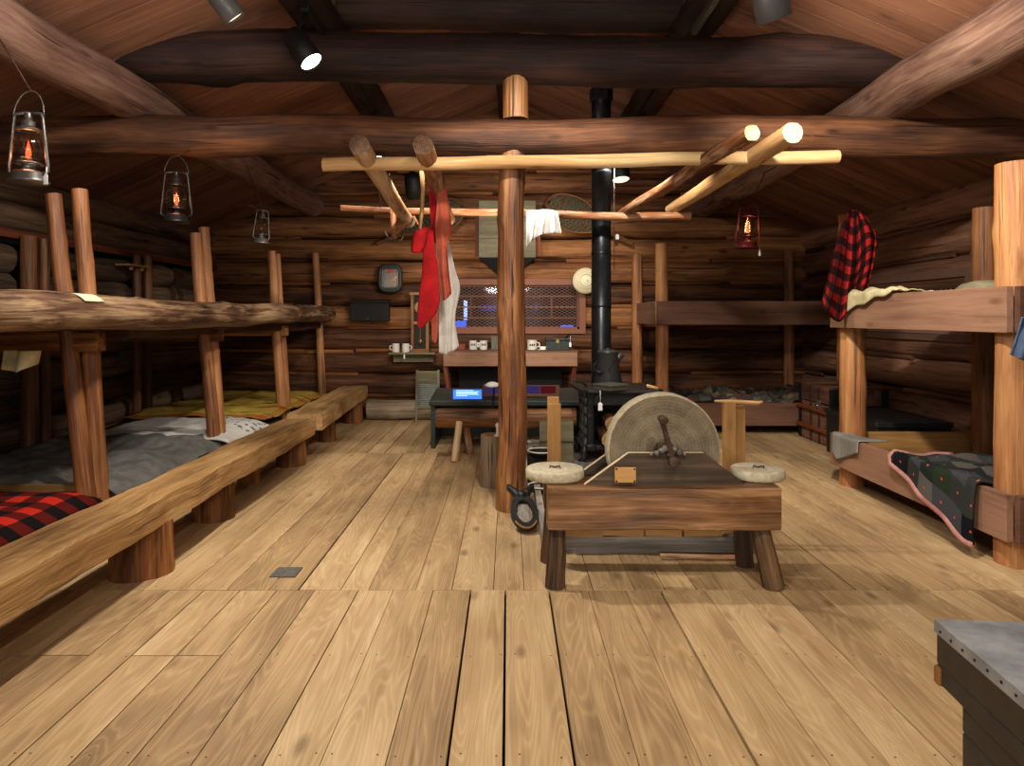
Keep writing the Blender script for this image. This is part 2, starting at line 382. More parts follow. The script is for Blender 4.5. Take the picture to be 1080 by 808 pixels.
def mk_stone():
    k=NT('sandstone_wheel'); g=k.attr('gr').outputs['Vector']; x=k.node('ShaderNodeSeparateXYZ',{0:g})
    r=k.math('SQRT',k.math('ADD',k.math('POWER',x.outputs[0],2),k.math('POWER',x.outputs[1],2)))
    n=k.noise(g,6,4,.6); f=k.noise(g,90,3)
    rw=k.math('ADD',r,k.math('MULTIPLY',n,.012))
    s=k.math('MULTIPLY',k.math('SINE',k.math('MULTIPLY',rw,330)),.5)
    s2=k.math('SINE',k.math('MULTIPLY',rw,71)); v=k.math('ADD',k.math('MULTIPLY',s,.07),k.math('MULTIPLY',s2,.035))
    v=k.math('ADD',k.math('ADD',v,k.math('MULTIPLY',f,.35)),k.math('MULTIPLY',n,.65))
    col=k.ramp(v,[(.25,lin('#4c4337')),(.5,lin('#766a57')),(.8,lin('#9b8d74'))])
    k.bsdf(col,.9,0,k.bump(v,.5,.008),.2); return k.m
M['stone']=mk_stone()
M['paleedge']=wood('pale_cut_edge_wood','#a08f70','#c9b893','#e0d2b0',con=.8,knots=False)
M['rim']=plain('worn_stone_rim','#b9ad92',.9,0,.15,40,.4,c2='#8d8168')
M['disk']=plain('pale_stone','#d6cdb2',.85,0,.15,30,.3,c2='#a89d80')
def mk_towel():
    k=NT('striped_grey_towel'); g=k.attr('gr').outputs['Vector']; x=k.node('ShaderNodeSeparateXYZ',{0:g})
    s=stripes(k,x.outputs[0],.022,.45); inb=k.math('GREATER_THAN',x.outputs[0],.16); s=k.math('MULTIPLY',s,inb)
    f=k.noise(g,300,2); col=k.mix(k.math('MULTIPLY',s,.55),lin('#8f8c86'),lin('#4e4d4c'))
    k.bsdf(col,.95,0,k.bump(f,.4,.003),.1); return k.m
M['towel']=mk_towel()
def mk_yellow():
    k=NT('yellow_striped_blanket'); g=k.attr('gr').outputs['Vector']; x=k.node('ShaderNodeSeparateXYZ',{0:g})
    s=stripes(k,x.outputs[1],.75,.13); t=stripes(k,k.math('ADD',x.outputs[0],.3),.9,.10); d=stripes(k,k.math('ADD',x.outputs[1],-.25),.75,.035)
    f=k.noise(g,300,2); n=k.noise(g,4,3)
    col=k.mix(n,lin('#b79a40'),lin('#9a7f38'))
    col=k.mix(k.math('MULTIPLY',s,.8),col,lin('#8a4420')); col=k.mix(k.math('MULTIPLY',t,.5),col,lin('#8a4420')); col=k.mix(d,col,lin('#3a3420'))
    k.bsdf(col,.95,0,k.bump(f,.4,.003),.1); return k.m
M['yellow']=mk_yellow()
def mk_print():
    k=NT('printed_white_sacking'); g=k.attr('gr').outputs['Vector']; x=k.node('ShaderNodeSeparateXYZ',{0:g})
    row=stripes(k,x.outputs[1],.13,.55); band=k.math('GREATER_THAN',x.outputs[1],.52)
    n=k.noise(k.vscale(g,(26,10,1)),1,1); b=k.math('GREATER_THAN',n,.55)
    m=k.math('MULTIPLY',k.math('MULTIPLY',row,band),b)
    edge=k.math('MULTIPLY',k.math('GREATER_THAN',x.outputs[0],.95),1.0)
    f=k.noise(g,300,2); col=k.mix(k.math('MULTIPLY',k.math('MULTIPLY',m,edge),.85),lin('#b9b5ae'),lin('#24262a'))
    k.bsdf(col,.95,0,k.bump(f,.4,.003),.1); return k.m
M['print']=mk_print()
def mk_glass(name,c='#ffffff',refl=.12):
    k=NT(name); t=k.node('ShaderNodeBsdfTransparent',{'Color':lin(c)}); g=k.node('ShaderNodeBsdfGlossy',{'Roughness':.04})
    lw=k.node('ShaderNodeLayerWeight',{'Blend':.25}).outputs['Facing']
    f=k.math('ADD',k.math('MULTIPLY',lw,.45),refl*.3); m=k.node('ShaderNodeMixShader',{0:f,1:t.outputs[0],2:g.outputs[0]})
    k.t.links.new(m.outputs[0],k.out.inputs[0]); return k.m
M['glass']=mk_glass('lantern_glass','#f4eee6'); M['pane']=mk_glass('window_glass','#e6e6ee',.05)
def mk_web():
    k=NT('rawhide_webbing'); g=k.attr('gr').outputs['Vector']; n=k.noise(g,40,3)
    k.bsdf(k.ramp(n,[(.3,lin('#4a4030')),(.7,lin('#7c6e50'))]),.8); return k.m
M['web']=mk_web()
M['nickel']=plain('dull_brass','#b59a55',.35,.8,.1)
# ------------------------------------------------------------------ the room
ZB, XW, YF = 10.3, 4.45, -0.9
def roofz(x): return 4.08-.43*(abs(x)-1.52)
def st(o): return tag(o,kind='structure')
# floor: separate rows of boards with open joints, nail heads at the joists
m=MB()
rows=[(YF,3.76),(3.76,7.55),(7.55,ZB+.2)]
nails=[2.34,3.03,3.72,3.80,4.5,5.2,5.95,6.7,7.5,7.6,8.3,9.1]
for ri,(y0,y1) in enumerate(rows):
    x=-4.6
    while x<4.6:
        w=random.choice([.17,.2,.21,.23,.26,.15]) if ri else random.choice([.19,.2,.21,.22,.24])
        gap=random.choice([.003,.004,.004,.006,.011])
        x1=min(x+w,4.6); dz=random.uniform(-.0012,.0012)
        segs=[(y0,y1)]
        if x<-1.35 and ri==0: segs=[(y0,3.03),(3.034,y1)] if random.random()<.8 else segs
        for a,b in segs:
            b2=b-.005
            m.box(((x+x1-gap)/2,(a+b2)/2,-.015+dz),(x1-gap-x,b2-a,.03),None,1,0)
            for ny in nails:
                if a+.02<ny<b2-.02:
                    for fx in (.16,.84):
                        c=V(x+(x1-x)*fx+random.uniform(-.012,.012),ny+random.uniform(-.015,.015),dz+.0004)
                        m.add([c+V(cos(k*pi/3)*.0042,sin(k*pi/3)*.0042,0) for k in range(6)],[range(6)],[(0,0,0)]*6,.5,1)
        x=x1
m.box((0,(YF+ZB)/2,-.06),(9.3,ZB-YF+.4,.04),None,1,2)
st(m.build('floor',[M['floor'],M['nail'],M['under']],origin=(0,0,0)))
# back wall of round logs with a window opening
def logwall(name,ax,face,a0,a1,rows,r,mats,holes=(),top=None,chinks=True,back=.2):
    """ax 'x': wall running along x at y=face; 'y': wall along y at x=face (sign outward)"""
    m=MB(); sg=1 if face>0 else -1
    def pt(a,z,o): return V(a,face+sg*o,z) if ax=='x' else V(face+sg*o,a,z)
    for z,rr in rows:
        lo,hi=a0,a1
        if top:
            hw=top(z); lo,hi=max(lo,-hw),min(hi,hw)
            if hi-lo<.3: continue
        segs=[(lo,hi)]
        for h0,h1,z0,z1 in holes:
            if z0<z<z1:
                segs=[q for s0,s1 in segs for q in ((s0,min(s1,h0)),(max(s0,h1),s1)) if q[1]-q[0]>.05]
        for s0,s1 in segs:
            m.log(pt(s0,z,rr-.03),pt(s1,z,rr-.03),rr*random.uniform(.98,1.06),rr*random.uniform(.98,1.06),16,.16,.09,.012,0,1,knots=5)
    if chinks:
        for (z,rr),(z2,r2) in zip(rows,rows[1:]):
            zz=(z+rr+z2-r2)/2; lo,hi=a0,a1
            if top: hw=top(zz); lo,hi=max(lo,-hw),min(hi,hw)
            if hi-lo<.5: continue
            x=lo
            while x<hi:
                L=random.uniform(.8,2.6); x1=min(hi,x+L)
                if random.random()<.75 and not any(h0-.05<x1 and x<h1+.05 and z0<zz<z1 for h0,h1,z0,z1 in holes):
                    m.log(pt(x,zz,.05),pt(x1-.02,zz+random.uniform(-.02,.02),.05),random.uniform(.022,.036),None,8,.25,.1,.006,2,1)
                x=x1+random.uniform(0,.3)
    return m,pt
hole=(-1.0,1.09,1.30,2.04)
rw=[(.15+.34*i,.168) for i in range(14)]
m,pt=logwall('wall_back','x',ZB,-XW-.1,XW+.1,rw,.168,None,[hole],lambda z:(4.9-z)/.43 if z>2.6 else 9)
# dark backing added behind the logs to block light, left open at the window
for a,b,c,d in ((-4.6,hole[0],0,3),(hole[1],4.6,0,3),(hole[0],hole[1],0,1.34),(hole[0],hole[1],2.0,3)):
    m.box(((a+b)/2,ZB+.27,(c+d)/2),(b-a,.05,d-c),None,None,3)
m.prism([(-4.6,3),(4.6,3),(4.4,2.95),(0,4.85),(-4.4,2.95)],(0,ZB+.30,0),(1,0,0),(0,0,1),.05,3)
st(m.build('wall_back',[M['log'],M['enddk'],M['chink'],M['under']],origin=(0,ZB,0)))
# left wall: two long upper logs, red trim under them, short log runs with gaps
m,pt=logwall('wall_left','y',-XW,YF,ZB+.1,[(2.69,.138),(2.42,.138)],.138,None,chinks=False)
rows2=[(.15+.27*i,.136) for i in range(8)]
m2,_=logwall('wall_left','y',-XW,YF,ZB+.1,rows2,.15,None,[(6.15,6.6,1.4,2.3),(8.0,8.42,1.4,2.3),(9.0,9.3,1.9,2.2)])
b=len(m.v); m.v+=m2.v;m.g+=m2.g;m.t+=m2.t;m.m+=m2.m;m.sm+=m2.sm;m.f+=[[i+b for i in f] for f in m2.f]
m.box((-XW-.27,(YF+ZB)/2,1.4),(.05,ZB-YF+.3,3.0),None,1,3)  # dark backing added to keep light out of the log gaps
st(m.build('wall_left',[M['logleft'],M['enddk'],M['chink'],M['under']],origin=(-XW,4,0)))
m=MB(); m.box((-XW+.04,(YF+ZB)/2,2.245),(.06,ZB-YF,.075)); st(m.build('trim_1',M['redtrim']))
# right wall with its window
holeR=(6.55,8.5,1.30,1.90)
m,pt=logwall('wall_right','y',XW,YF,ZB+.1,[(.15+.36*i,.178) for i in range(8)],.178,None,[holeR])
for a,b,c,d in ((YF,holeR[0],0,2.95),(holeR[1],ZB+.2,0,2.95),(holeR[0],holeR[1],0,1.34),(holeR[0],holeR[1],1.92,2.95)):
    m.box((XW+.30,(a+b)/2,(c+d)/2),(.05,b-a,d-c),None,None,3)  # dark backing added outside the logs to block light
st(m.build('wall_right',[M['logright'],M['enddk'],M['logright'],M['under']],origin=(XW,4,0)))
# ceiling: boards running from eave to ridge on both slopes
m=MB(); th=math.atan(.43)
for sg in (-1,1):
    y=YF
    while y<ZB+.3:
        w=random.uniform(.19,.27); L=5.0/cos(th)
        c=V(sg*2.5,y+w/2,roofz(2.5)+.0125)
        R=Matrix.Rotation(sg*th,3,'Y')
        m.box(c,(L,w-.009,.025),R,0,0)
        y+=w
    m.box((sg*2.5,(YF+ZB)/2,roofz(2.5)+.05),(5/cos(th),ZB-YF+.4,.03),Matrix.Rotation(sg*th,3,'Y'),0,1)
st(m.build('ceiling',[M['ceil'],M['under']],origin=(0,4.5,roofz(0))))
# windows: frame, muntins, diamond mesh, pane
def window(name,org,ux,W,z0,z1,n_in,fw,mat,nu,nv,xo=()):
    """opening of width W along ux from org; n_in points into the room"""
    ux=Vector(ux);n=Vector(n_in);o=Vector(org)
    def bar(m,u0,u1,za,zb,d0,d1,mt=0):
        c=o+ux*(u0+u1)/2+V(0,0,(za+zb)/2)+n*(d0+d1)/2
        s=[abs(u1-u0),abs(d1-d0),zb-za]
        if abs(ux.y)>.5: s=[s[1],s[0],s[2]]
        m.box(c,s,None,None,mt)
    m=MB()
    for a,b,c,d in ((-fw,W+fw,z1,z1+fw),(-fw,W+fw,z0-fw*.8,z0),(-fw,0,z0,z1),(W,W+fw,z0,z1)): bar(m,a,b,c,d,-.12,.06)
    for a,b,c,d in ((0,W,z1-.03,z1),(0,W,z0,z0+.03),(0,.03,z0,z1),(W-.03,W,z0,z1)): bar(m,a,b,c,d,-.10,.0)
    w=st(m.build(name,mat,bevel=.004))
    m=MB()
    for i in range(1,nv): z=z0+(z1-z0)*i/nv; bar(m,.03,W-.03,z-.011,z+.011,-.1,-.08)
    for i in range(1,nu): u=W*i/nu; bar(m,u-.011,u+.011,z0+(z1-z0)/nv,z0+(z1-z0)*(nv-1)/nv,-.1,-.08)
    m.build('muntins',mat,w)
    m=MB(); px=.078;pz=.044; hz=z1-z0
    k=-int(hz/pz*px/px)-2
    cnt=int((W+hz*px/pz)/px)+2
    for sgn in (1,-1):
        for i in range(-int(hz/pz)-1,int(W/px)+int(hz/pz)+2):
            # line u=u0+sgn*t*px/pz
            u0=i*px; pts=[]
            ta=0;tb=hz
            sl=sgn*px/pz
            lo=(0-u0)/sl; hi=(W-u0)/sl; lo,hi=min(lo,hi),max(lo,hi)
            ta=max(ta,lo);tb=min(tb,hi)
            if tb-ta<.02: continue
            a=o+ux*(u0+sl*ta)+V(0,0,z0+ta)-n*.04; b=o+ux*(u0+sl*tb)+V(0,0,z0+tb)-n*.04
            m.beam(a,b,.006,.004,up=n)
    m.build('wire_mesh',M['meshwire'],w)
    m=MB(); c=o+ux*W/2+V(0,0,(z0+z1)/2)-n*.11
    m.box(c,(W,.004,z1-z0) if abs(ux.x)>.5 else (.004,W,z1-z0)); m.build('pane',M['pane'],w)
    return w
window('window_1',(hole[0]+.02,ZB,0),(1,0,0),hole[1]-hole[0]-.04,1.33,1.99,(0,-1,0),.09,M['frame'],5,4)
window('window_2',(XW,holeR[0]+.02,0),(0,1,0),holeR[1]-holeR[0]-.04,1.33,1.9,(-1,0,0),.09,M['framedk'],3,3)
# what shows dimly through the mesh: a hall wall and lit display panels
m=MB(); m.box((0,12.6,1.5),(6,.1,3)); st(m.build('wall_outside',M['outside']))
m=MB(); m.box((5.3,7.5,1.6),(.1,5,3.2)); st(m.build('wall_outside_right',M['under']))
def disp(px,py,Z,w,h,mat,label,hh=0):
    c=P(px,py,Z); t=thing('exhibit_monitor',(c.x,Z,0),label.replace('panel','monitor'),'monitor')
    m=MB(); m.box((c.x,Z+.04,c.z),(w,.05,h)); m.box((c.x,Z+.04,(c.z-h/2)/2),(.06,.05,max(.05,c.z-h/2))); m.build('stand',M['blk'],t)
    m=MB(); m.box((c.x,Z,c.z),(w-.03,.02,h-.03)); m.build('screen',mat,t)
disp(486,343,11.8,.22,.18,M['blue'],'bright blue lit panel at lower left beyond the back window mesh')
disp(491,328,12.1,.09,.40,M['bluepale'],'tall narrow pale blue lit panel at left beyond the back window')
disp(517,325,12.2,.34,.14,M['bluedim'],'dim blue wide panel beyond the back window, just left of the post')
disp(598,345,11.8,.26,.10,M['blue'],'small bright blue panel at lower right beyond the back window')
disp(566,324,12.2,.08,.16,M['bluedim'],'small dim blue panel beyond the back window, right of the post')
# ------------------------------------------------------------------ roof timbers and post
def beamlog(name,p0,p1,r,mat,end,label,cat='beam',bump=.08,seg=20,wob=.02,r1=None,knots=8):
    m=MB(); m.log(p0,p1,r,r1,seg,.14,bump,wob,0,1,.5,knots=knots); return tag(m.build(name,[M[mat],M[end]]),label,cat)
ZT=5.35
beamlog('tie_beam',(-4.35,ZT,2.93),(4.35,ZT,2.90),.155,'beam','enddk','long dark log tie beam crossing the room just above the hanging pole rack')
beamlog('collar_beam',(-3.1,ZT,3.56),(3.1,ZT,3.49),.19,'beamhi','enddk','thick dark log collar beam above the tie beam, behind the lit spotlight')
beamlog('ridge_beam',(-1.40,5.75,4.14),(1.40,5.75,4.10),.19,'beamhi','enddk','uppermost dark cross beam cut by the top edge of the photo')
for sg,lb in ((-1,'sloping grey brown log purlin at upper left, above the big lantern'),(1,'sloping cracked grey log purlin at upper right corner')):
    beamlog('purlin',(sg*2.95,YF+.1,3.20),(sg*2.95,ZB,3.20),.178,'purlin','enddk',lb,bump=.07)
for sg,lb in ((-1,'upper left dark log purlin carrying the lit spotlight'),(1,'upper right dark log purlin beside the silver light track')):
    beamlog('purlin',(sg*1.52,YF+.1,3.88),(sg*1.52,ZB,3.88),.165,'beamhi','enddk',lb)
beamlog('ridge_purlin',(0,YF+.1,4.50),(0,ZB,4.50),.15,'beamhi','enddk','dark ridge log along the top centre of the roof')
m=MB(); m.log((.06,ZT,3.05),(.06,ZT,3.40),.10,.10,14,.08,.08,.004,0,1)
tag(m.build('strut',[M['centre'],M['enddk']]),'short reddish log stub standing between tie beam and collar beam','strut')
m=MB(); m.log((.02,ZT,0),(.04,ZT,2.80),.115,.102,20,.09,.08,.012,0,1,.6,knots=9)
tag(m.build('support_post',[M['centre'],M['enddk']]),'upright peeled log post in the middle of the room under the tie beam','post')
# ------------------------------------------------------------------ drying rack of poles
rack=thing('drying_rack',(.3,6,2.6),'hanging rack of peeled poles around the centre post','drying rack')
def rackpole(p0,p1,r,r1,mat,end,lab,wob=.015,bump=.1):
    m=MB(); m.log(p0,p1,r,r1,12,.09,bump,wob,0,1,knots=4); return tag(m.build('pole',[M[mat],M[end]],rack),lab)
rackpole(P(341,174,5.17),P(884,165,5.12),.052,.05,'pole','endpale','pale straight front cross pole')
rackpole(P(360,219,7.0),P(728,229,7.0),.034,.045,'bark','endpale','thin far cross pole')
A=rackpole(P(378,152,4.85),P(432,235,7.25),.075,.06,'bark','enddk','leftmost lengthwise pole with bark')
B=rackpole(P(445,152,4.85),P(474,232,7.25),.075,.055,'bark','enddk','second lengthwise pole from the left with bark')
rackpole(P(793,140,4.45),P(655,226,7.2),.055,.05,'bark','endpale','thinner lengthwise pole on the right',.008)
rackpole(P(836,140,4.5),P(708,221,7.2),.07,.06,'pole','endpale','thick pale lengthwise pole at far right',.004)
def wire(name,pts,label,cat,r=.004,mat='brown_iron'):
    m=MB(); m.tube(pts,r,6); return tag(m.build(name,M[mat]),label,cat)
m=MB(); m.tube([P(399,190,6.2),P(400,205,6.5),P(402,219,6.9)],.005,5); m.build('hanging_wire',M['steel'],rack)
m=MB(); m.tube([P(411,183,6.6),P(405,195,6.6),P(397,205,6.7)],.006,5); m.build('hanging_wire',M['brown_iron'],rack)
# thin sapling hook stick hanging from the rack that carries the red stocking
m=MB(); m.tube([P(445,180,5.9),P(446,200,5.9),P(445,222,5.9),P(443,241,5.9),P(447,244,5.88)],[.02,.018,.018,.016,.014],8)
tag(m.build('hanger_stick',M['pole']),'thin pale upright stick hanging from the rack above the red stocking','stick')
# forked branch hanger with wire hooks
t=thing('branch_hanger',P(415,252,7.0),'forked branch hanger with wire hooks dangling under the thin far pole','hanger')
m=MB(); m.tube([P(415,221,6.98),P(415,235,6.98),P(416,252,6.98)],[.035,.032,.028],8); m.tube([P(419,247,6.98),P(426,238,6.98),P(434,228,6.98)],[.02,.017,.014],6); m.tube([P(436,228,6.98),P(440,235,6.98),P(444,240,6.98)],[.014,.012,.01],6); m.build('branch',M['bark'],t)
for pts in ([(406,244),(409,250),(413,252),(416,252)],[(424,243),(425,250),(423,254),(418,252)]):
    m=MB(); m.tube([P(x,y,6.93) for x,y in pts],.008,6); m.build('hook',M['steel'],t)
# ------------------------------------------------------------------ garments
def catmull(pts,t):
    n=len(pts)-1; x=t*n; i=min(int(x),n-1); f=x-i
    p=[pts[max(0,min(n,i+d))] for d in (-1,0,1,2)]
    return tuple(.5*((2*p[1][k])+(-p[0][k]+p[2][k])*f+(2*p[0][k]-5*p[1][k]+4*p[2][k]-p[3][k])*f*f+(-p[0][k]+3*p[1][k]-3*p[2][k]+p[3][k])*f**3) for k in range(len(p[1])))
def hangsheet(m,cols,Z,folds=3,amp=.03,nu=36,nv=30,tilt=0,ph=0,mat=0,uvs=None):
    """cols: list of pixel polylines, left to right, each from top to bottom"""
    def fn(u,v):
        a=[catmull(c,v) for c in cols]; x,y=catmull(a,u)
        z=Z+amp*(sin(folds*2*pi*u+ph+1.2*v)*(.35+.65*v)+.5*noise.noise(V(u*5,v*4,Z+ph)))+tilt*v
        return P(x,y,z),((x*Z/F,y*Z/F) if not uvs else (u*uvs[0]+.03*v,v*uvs[1]+.03*sin(u*9)))
    return m.sheet(fn,nu,nv,mat)
def inflated(m,rows,Z,ratio=.35,seg=18,mat=0,rib=0,n=26):
    """rows (xl,xr,y) in pixels -> closed tube of elliptic section"""
    vs=[];gs=[];fs=[]
    for i in range(n+1):
        xl,xr,y=catmull(rows,i/n); c=P((xl+xr)/2,y,Z); hw=abs(xr-xl)/2*Z/F
        if i in (0,n): hw*=.55
        for k in range(seg):
            a=2*pi*k/seg; q=1+rib*(k%2)
            s=1+.05*noise.noise(V(cos(a)*2,sin(a)*2,i*.3))
            vs.append(c+V(cos(a)*hw*s*q,sin(a)*hw*ratio*s*q,0)); gs.append((a*hw,y*Z/F,0))
    for i in range(n):
        for k in range(seg): fs.append((i*seg+k,(i+1)*seg+k,(i+1)*seg+(k+1)%seg,i*seg+(k+1)%seg))
    fs.append(tuple(range(seg))); fs.append(tuple(n*seg+k for k in range(seg))[::-1])
    m.add(vs,fs,gs,.5,mat,True); return m
t=thing('wool_stocking',P(450,300,5.85),'long bright red wool stocking hanging toe down from the rack','sock')
m=MB(); inflated(m,[(443,457,240),(444,458,255),(446,460,270),(445,462,285),(443,463,302),(441,464,318),(440,459,332),(440,450,341),(441,446,346)],5.82,.3); m.build('leg_and_foot',M['redwool'],t)
m=MB(); inflated(m,[(439,451,242),(436,450,248),(435,449,256),(434,446,263),(435,444,267)],5.72,.45,40,0,.13,14); tag(m.build('ribbed_cuff',M['redwool'],t),'ribbed turned-down cuff')
m=MB(); hangsheet(m,[[(452,184),(453,215),(455,245),(457,257)],[(456,186),(458,215),(460,240),(460,256)],[(457,192),(460,215),(461,235),(462,254)]],5.95,1,.01,10,24)
tag(m.build('red_undershirt',M['redcloth'],solid=.006),'narrow dark red cloth hanging between the red stocking and the salmon cloth','cloth')
m=MB(); hangsheet(m,[[(463,186),(461,215),(459,240),(461,262),(463,290),(467,317)],[(465,184),(465,215),(465,245),(466,270),(468,295),(470,316)],[(467,186),(471,215),(473,240),(470,262),(472,285),(474,312)],[(469,190),(473,215),(476,245),(472,258),(473,282),(476,309)]],5.9,1.6,.022,24,40)
tag(m.build('salmon_underwear',M['pink'],solid=.006),'long salmon pink cloth hanging from the second pole','cloth')
m=MB(); hangsheet(m,[[(456,330),(455,345),(456,360)],[(459,330),(459,347),(459,362)],[(463,330),(462,345),(461,358)]],6.1,1,.01,8,12)
tag(m.build('salmon_cuff',M['pink'],solid=.006),'salmon pink sleeve end showing below the red stocking','cloth')
m=MB(); hangsheet(m,[[(459,254),(461,285),(463,315),(463,345),(463,372)],[(465,250),(468,285),(469,318),(470,345),(470,374)],[(470,252),(473,285),(475,318),(474,345),(473,372)],[(473,255),(478,285),(482,308),(477,340),(478,370)],[(474,257),(480,285),(485,304),(480,335),(484,366)]],6.15,2.0,.016,36,30)
tag(m.build('long_underwear',M['whitecloth'],solid=.006),'white long underwear hanging behind the salmon cloth','underwear')
m=MB(); hangsheet(m,[[(555,222),(555,240),(555,261)],[(563,222),(563,238),(561,254)],[(572,221),(572,234),(570,248)],[(580,221),(581,234),(581,246)],[(588,223),(590,235),(592,246)]],6.88,3.5,.03,36,16)
tag(m.build('white_cloth',M['whitecloth'],solid=.006),'white cotton cloth draped over the far pole right of the centre post','cloth')
# ------------------------------------------------------------------ left bunks
bk=thing('bunk_bed',(-3.5,6.5,0),'long double-deck log bunk along the left wall','bunk bed')
m=MB(); m.log((-2.62,2.2,1.515),(-2.62,9.95,1.55),.112,.112,18,.08,.07,.012,0,1,.5,knots=14)
tag(m.build('rail',[M['rail'],M['enddk']],bk),'bark-streaked upper rail log')
def postpx(m,pt,pb,Z,r,tint=None,mat=0):
    """post through two pixels at depth Z, carried down to the floor"""
    a=P(*pt,Z); b=P(*pb,Z); k=a.z/(a.z-b.z); f=a.lerp(b,k); f.z=0
    m.log(f,a,r*1.08,r*.92,12,.08,.07,.008,mat,1,tint,knots=6); return m
for pt,pb,Z,r in (((56,205),(91,533),4.55,.055),((84,200),(106,525),4.66,.056),((206,246),(226,470),6.44,.056),((215,240),(233,465),6.56,.054),((286,265),(298,435),8.36,.058),((292,268),(302,435),8.5,.05),((333,267),(340,415),10.15,.055)):
    m=MB(); postpx(m,pt,pb,Z,r); m.build('post',[M['post'],M['endpale']],bk)
for px,py,Z,r in ((31,249,6.12,.075),(47,252,6.35,.05),(144,269,7.9,.05),(156,270,8.15,.05)):
    m=MB(); a=P(px,py,Z); a.x=-4.18+(.0 if px in(31,144) else .03); a.x=(px-CX)*Z/F
    m.log((a.x,Z,0),a,r,r*.92,12,.1,.07,.006,0,1,.3,knots=4); m.build('rear_post',[M['postdk'],M['end']],bk)
for y in (4.57,6.49,8.42):
    m=MB(); m.beam((-2.72,y,1.34),(-4.3,y,1.34),.10,.13); m.build('cross_beam',[M['stump']],bk,bevel=.008)
m=MB()
for i in range(8):
    x=-2.84-i*.185; m.box((x,6.1,1.43),(.17,7.8,.03),None,1)
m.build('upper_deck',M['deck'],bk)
m=MB()
for i in range(8):
    x=-2.84-i*.185; m.box((x,6.1,.27),(.17,7.8,.03),None,1)
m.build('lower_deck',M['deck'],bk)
for x in (-2.88,-4.25):
    m=MB(); m.beam((x,2.2,.19),(x,10.0,.19),.06,.12); m.build('deck_bearer',M['deck'],bk)
m=MB(); m.box((-3.55,4.60,.325),(1.4,.03,.10)); tag(m.build('divider_board',M['tan'],bk,bevel=.003),'pale tan board between two berths')
m=MB(); m.box((-2.80,7.6,1.385),(.05,5.2,.08)); m.build('deck_edge_board',M['deck'],bk)
def blanket(m,x0,x1,y0,y1,z,amp=.03,nu=40,nv=40,hang=0.0,sc=2.2,sd=0,uoff=(0,0)):
    """lumpy cloth lying on a deck; hang lets its right (+x) edge droop"""
    def fn(u,v):
        x=x0+(x1-x0)*u; y=y0+(y1-y0)*v
        h=amp*(noise.noise(V(x*sc,y*sc,sd))+.6*abs(noise.noise(V(x*sc*2.1+y,y*sc*1.2,sd+4))))+amp*.35*noise.noise(V(x*9,y*9,sd))
        e=max(0,(u-.86)/.14); zz=z+h-hang*e*e
        e2=min(u,1-u,v,1-v)*12; zz=z+(zz-z)*1 - .03*max(0,1-e2)
        return V(x,y,zz),(x-x0+uoff[0],y-y0+uoff[1])
    return m.sheet(fn,nu,nv)
def bl(name,mat,label,cat,*a,**k):
    m=MB(); blanket(m,*a,**k); return tag(m.build(name,M[mat],solid=.012),label,cat)
bl('wool_blanket','plaidb','red and black plaid wool blanket on the nearest left lower berth','blanket',-4.2,-2.7,2.5,4.55,.36,.02,hang=.06,sd=3)
bl('wool_blanket','greycloth','rumpled grey wool blanket on the left lower berth behind the first post pair','blanket',-4.25,-2.66,4.66,6.62,.37,.055,56,64,hang=.07,sc=2.6,sd=11)
bl('sacking_sheet','print','white printed sacking sheet between the grey and the yellow blanket','sheet',-4.0,-2.60,6.35,7.5,.40,.035,40,40,hang=.05,sd=21)
bl('wool_blanket','yellow','yellow blanket with rust stripes on the far left lower berth','blanket',-4.25,-2.66,7.45,9.95,.43,.04,44,60,hang=.03,sd=31)
m=MB(); m.sheet(lambda u,v:(P(4+36*u-3*v,370+(20-6*u)*v+6*sin(u*pi)*v,4.2)+V(0,.05*sin(u*7),0),(u*.2,v*.1)),14,8)
tag(m.build('hanging_cloth',M['creamcloth'],solid=.004),'corner of pale cloth hanging below the upper left bunk at the photo edge','cloth')
m=MB(); m.sheet(lambda u,v:(V(-2.62+.114*cos(1.35-.75*v)+.004,4.05+.2*u+.02*v,1.528+.114*sin(1.35-.75*v)+.006),(u*.2,v*.1)),4,6)
tag(m.build('paper_card',M['card'],solid=.002),'small yellowed card stuck on the left bunk rail log','card')
m=MB(); m.box((-4.28,7.78,2.09),(.16,.42,.02)); m.box((-4.24,7.68,2.06),(.03,.03,.05)); m.box((-4.24,7.9,2.06),(.03,.03,.05))
tag(m.build('wall_shelf',M['tan']),'tiny wooden bracket shelf on the left wall logs above the bunk','shelf')
# ------------------------------------------------------------------ long hewn benches
def stump(m,c,r,h,seed=0,seg=20):
    m.log((c[0],c[1],0),(c[0],c[1],h),r*1.03,r*.97,seg,.07,.06,.004,0,1,knots=3); return m
b1=thing('log_bench',(-2.15,4.6,0),'long hewn plank bench on log stumps in front of the left bunk, nearest half','bench')
m=MB(); m.box((-2.15,4.57,.378),(.31,4.95,.165),None,1,0,.5,(6,80,4),(.02,.004,.006)); m.build('seat',[M['bench']],b1,bevel=.006)
for x,y,r in ((-2.15,4.03,.165),(-2.21,5.12,.148),(-2.36,6.2,.10),(-2.215,6.95,.14)):
    m=MB(); stump(m,(x,y),r,.305); m.build('leg',[M['stump'],M['end']],b1)
b2=thing('log_bench',(-2.2,8.6,0),'hewn plank bench in front of the left bunk, far half reaching the back wall','bench')
m=MB(); R=Matrix.Rotation(.045,3,'Z'); m.box((-2.19,8.60,.41),(.37,3.0,.17),R,1,0,.75,(6,50,4),(.02,.004,.006)); m.build('seat',[M['bench']],b2,bevel=.006)
for x,y,r in ((-2.21,9.75,.13),(-2.2,8.3,.10)):
    m=MB(); stump(m,(x,y),r,.335); m.build('leg',[M['stump'],M['end']],b2)
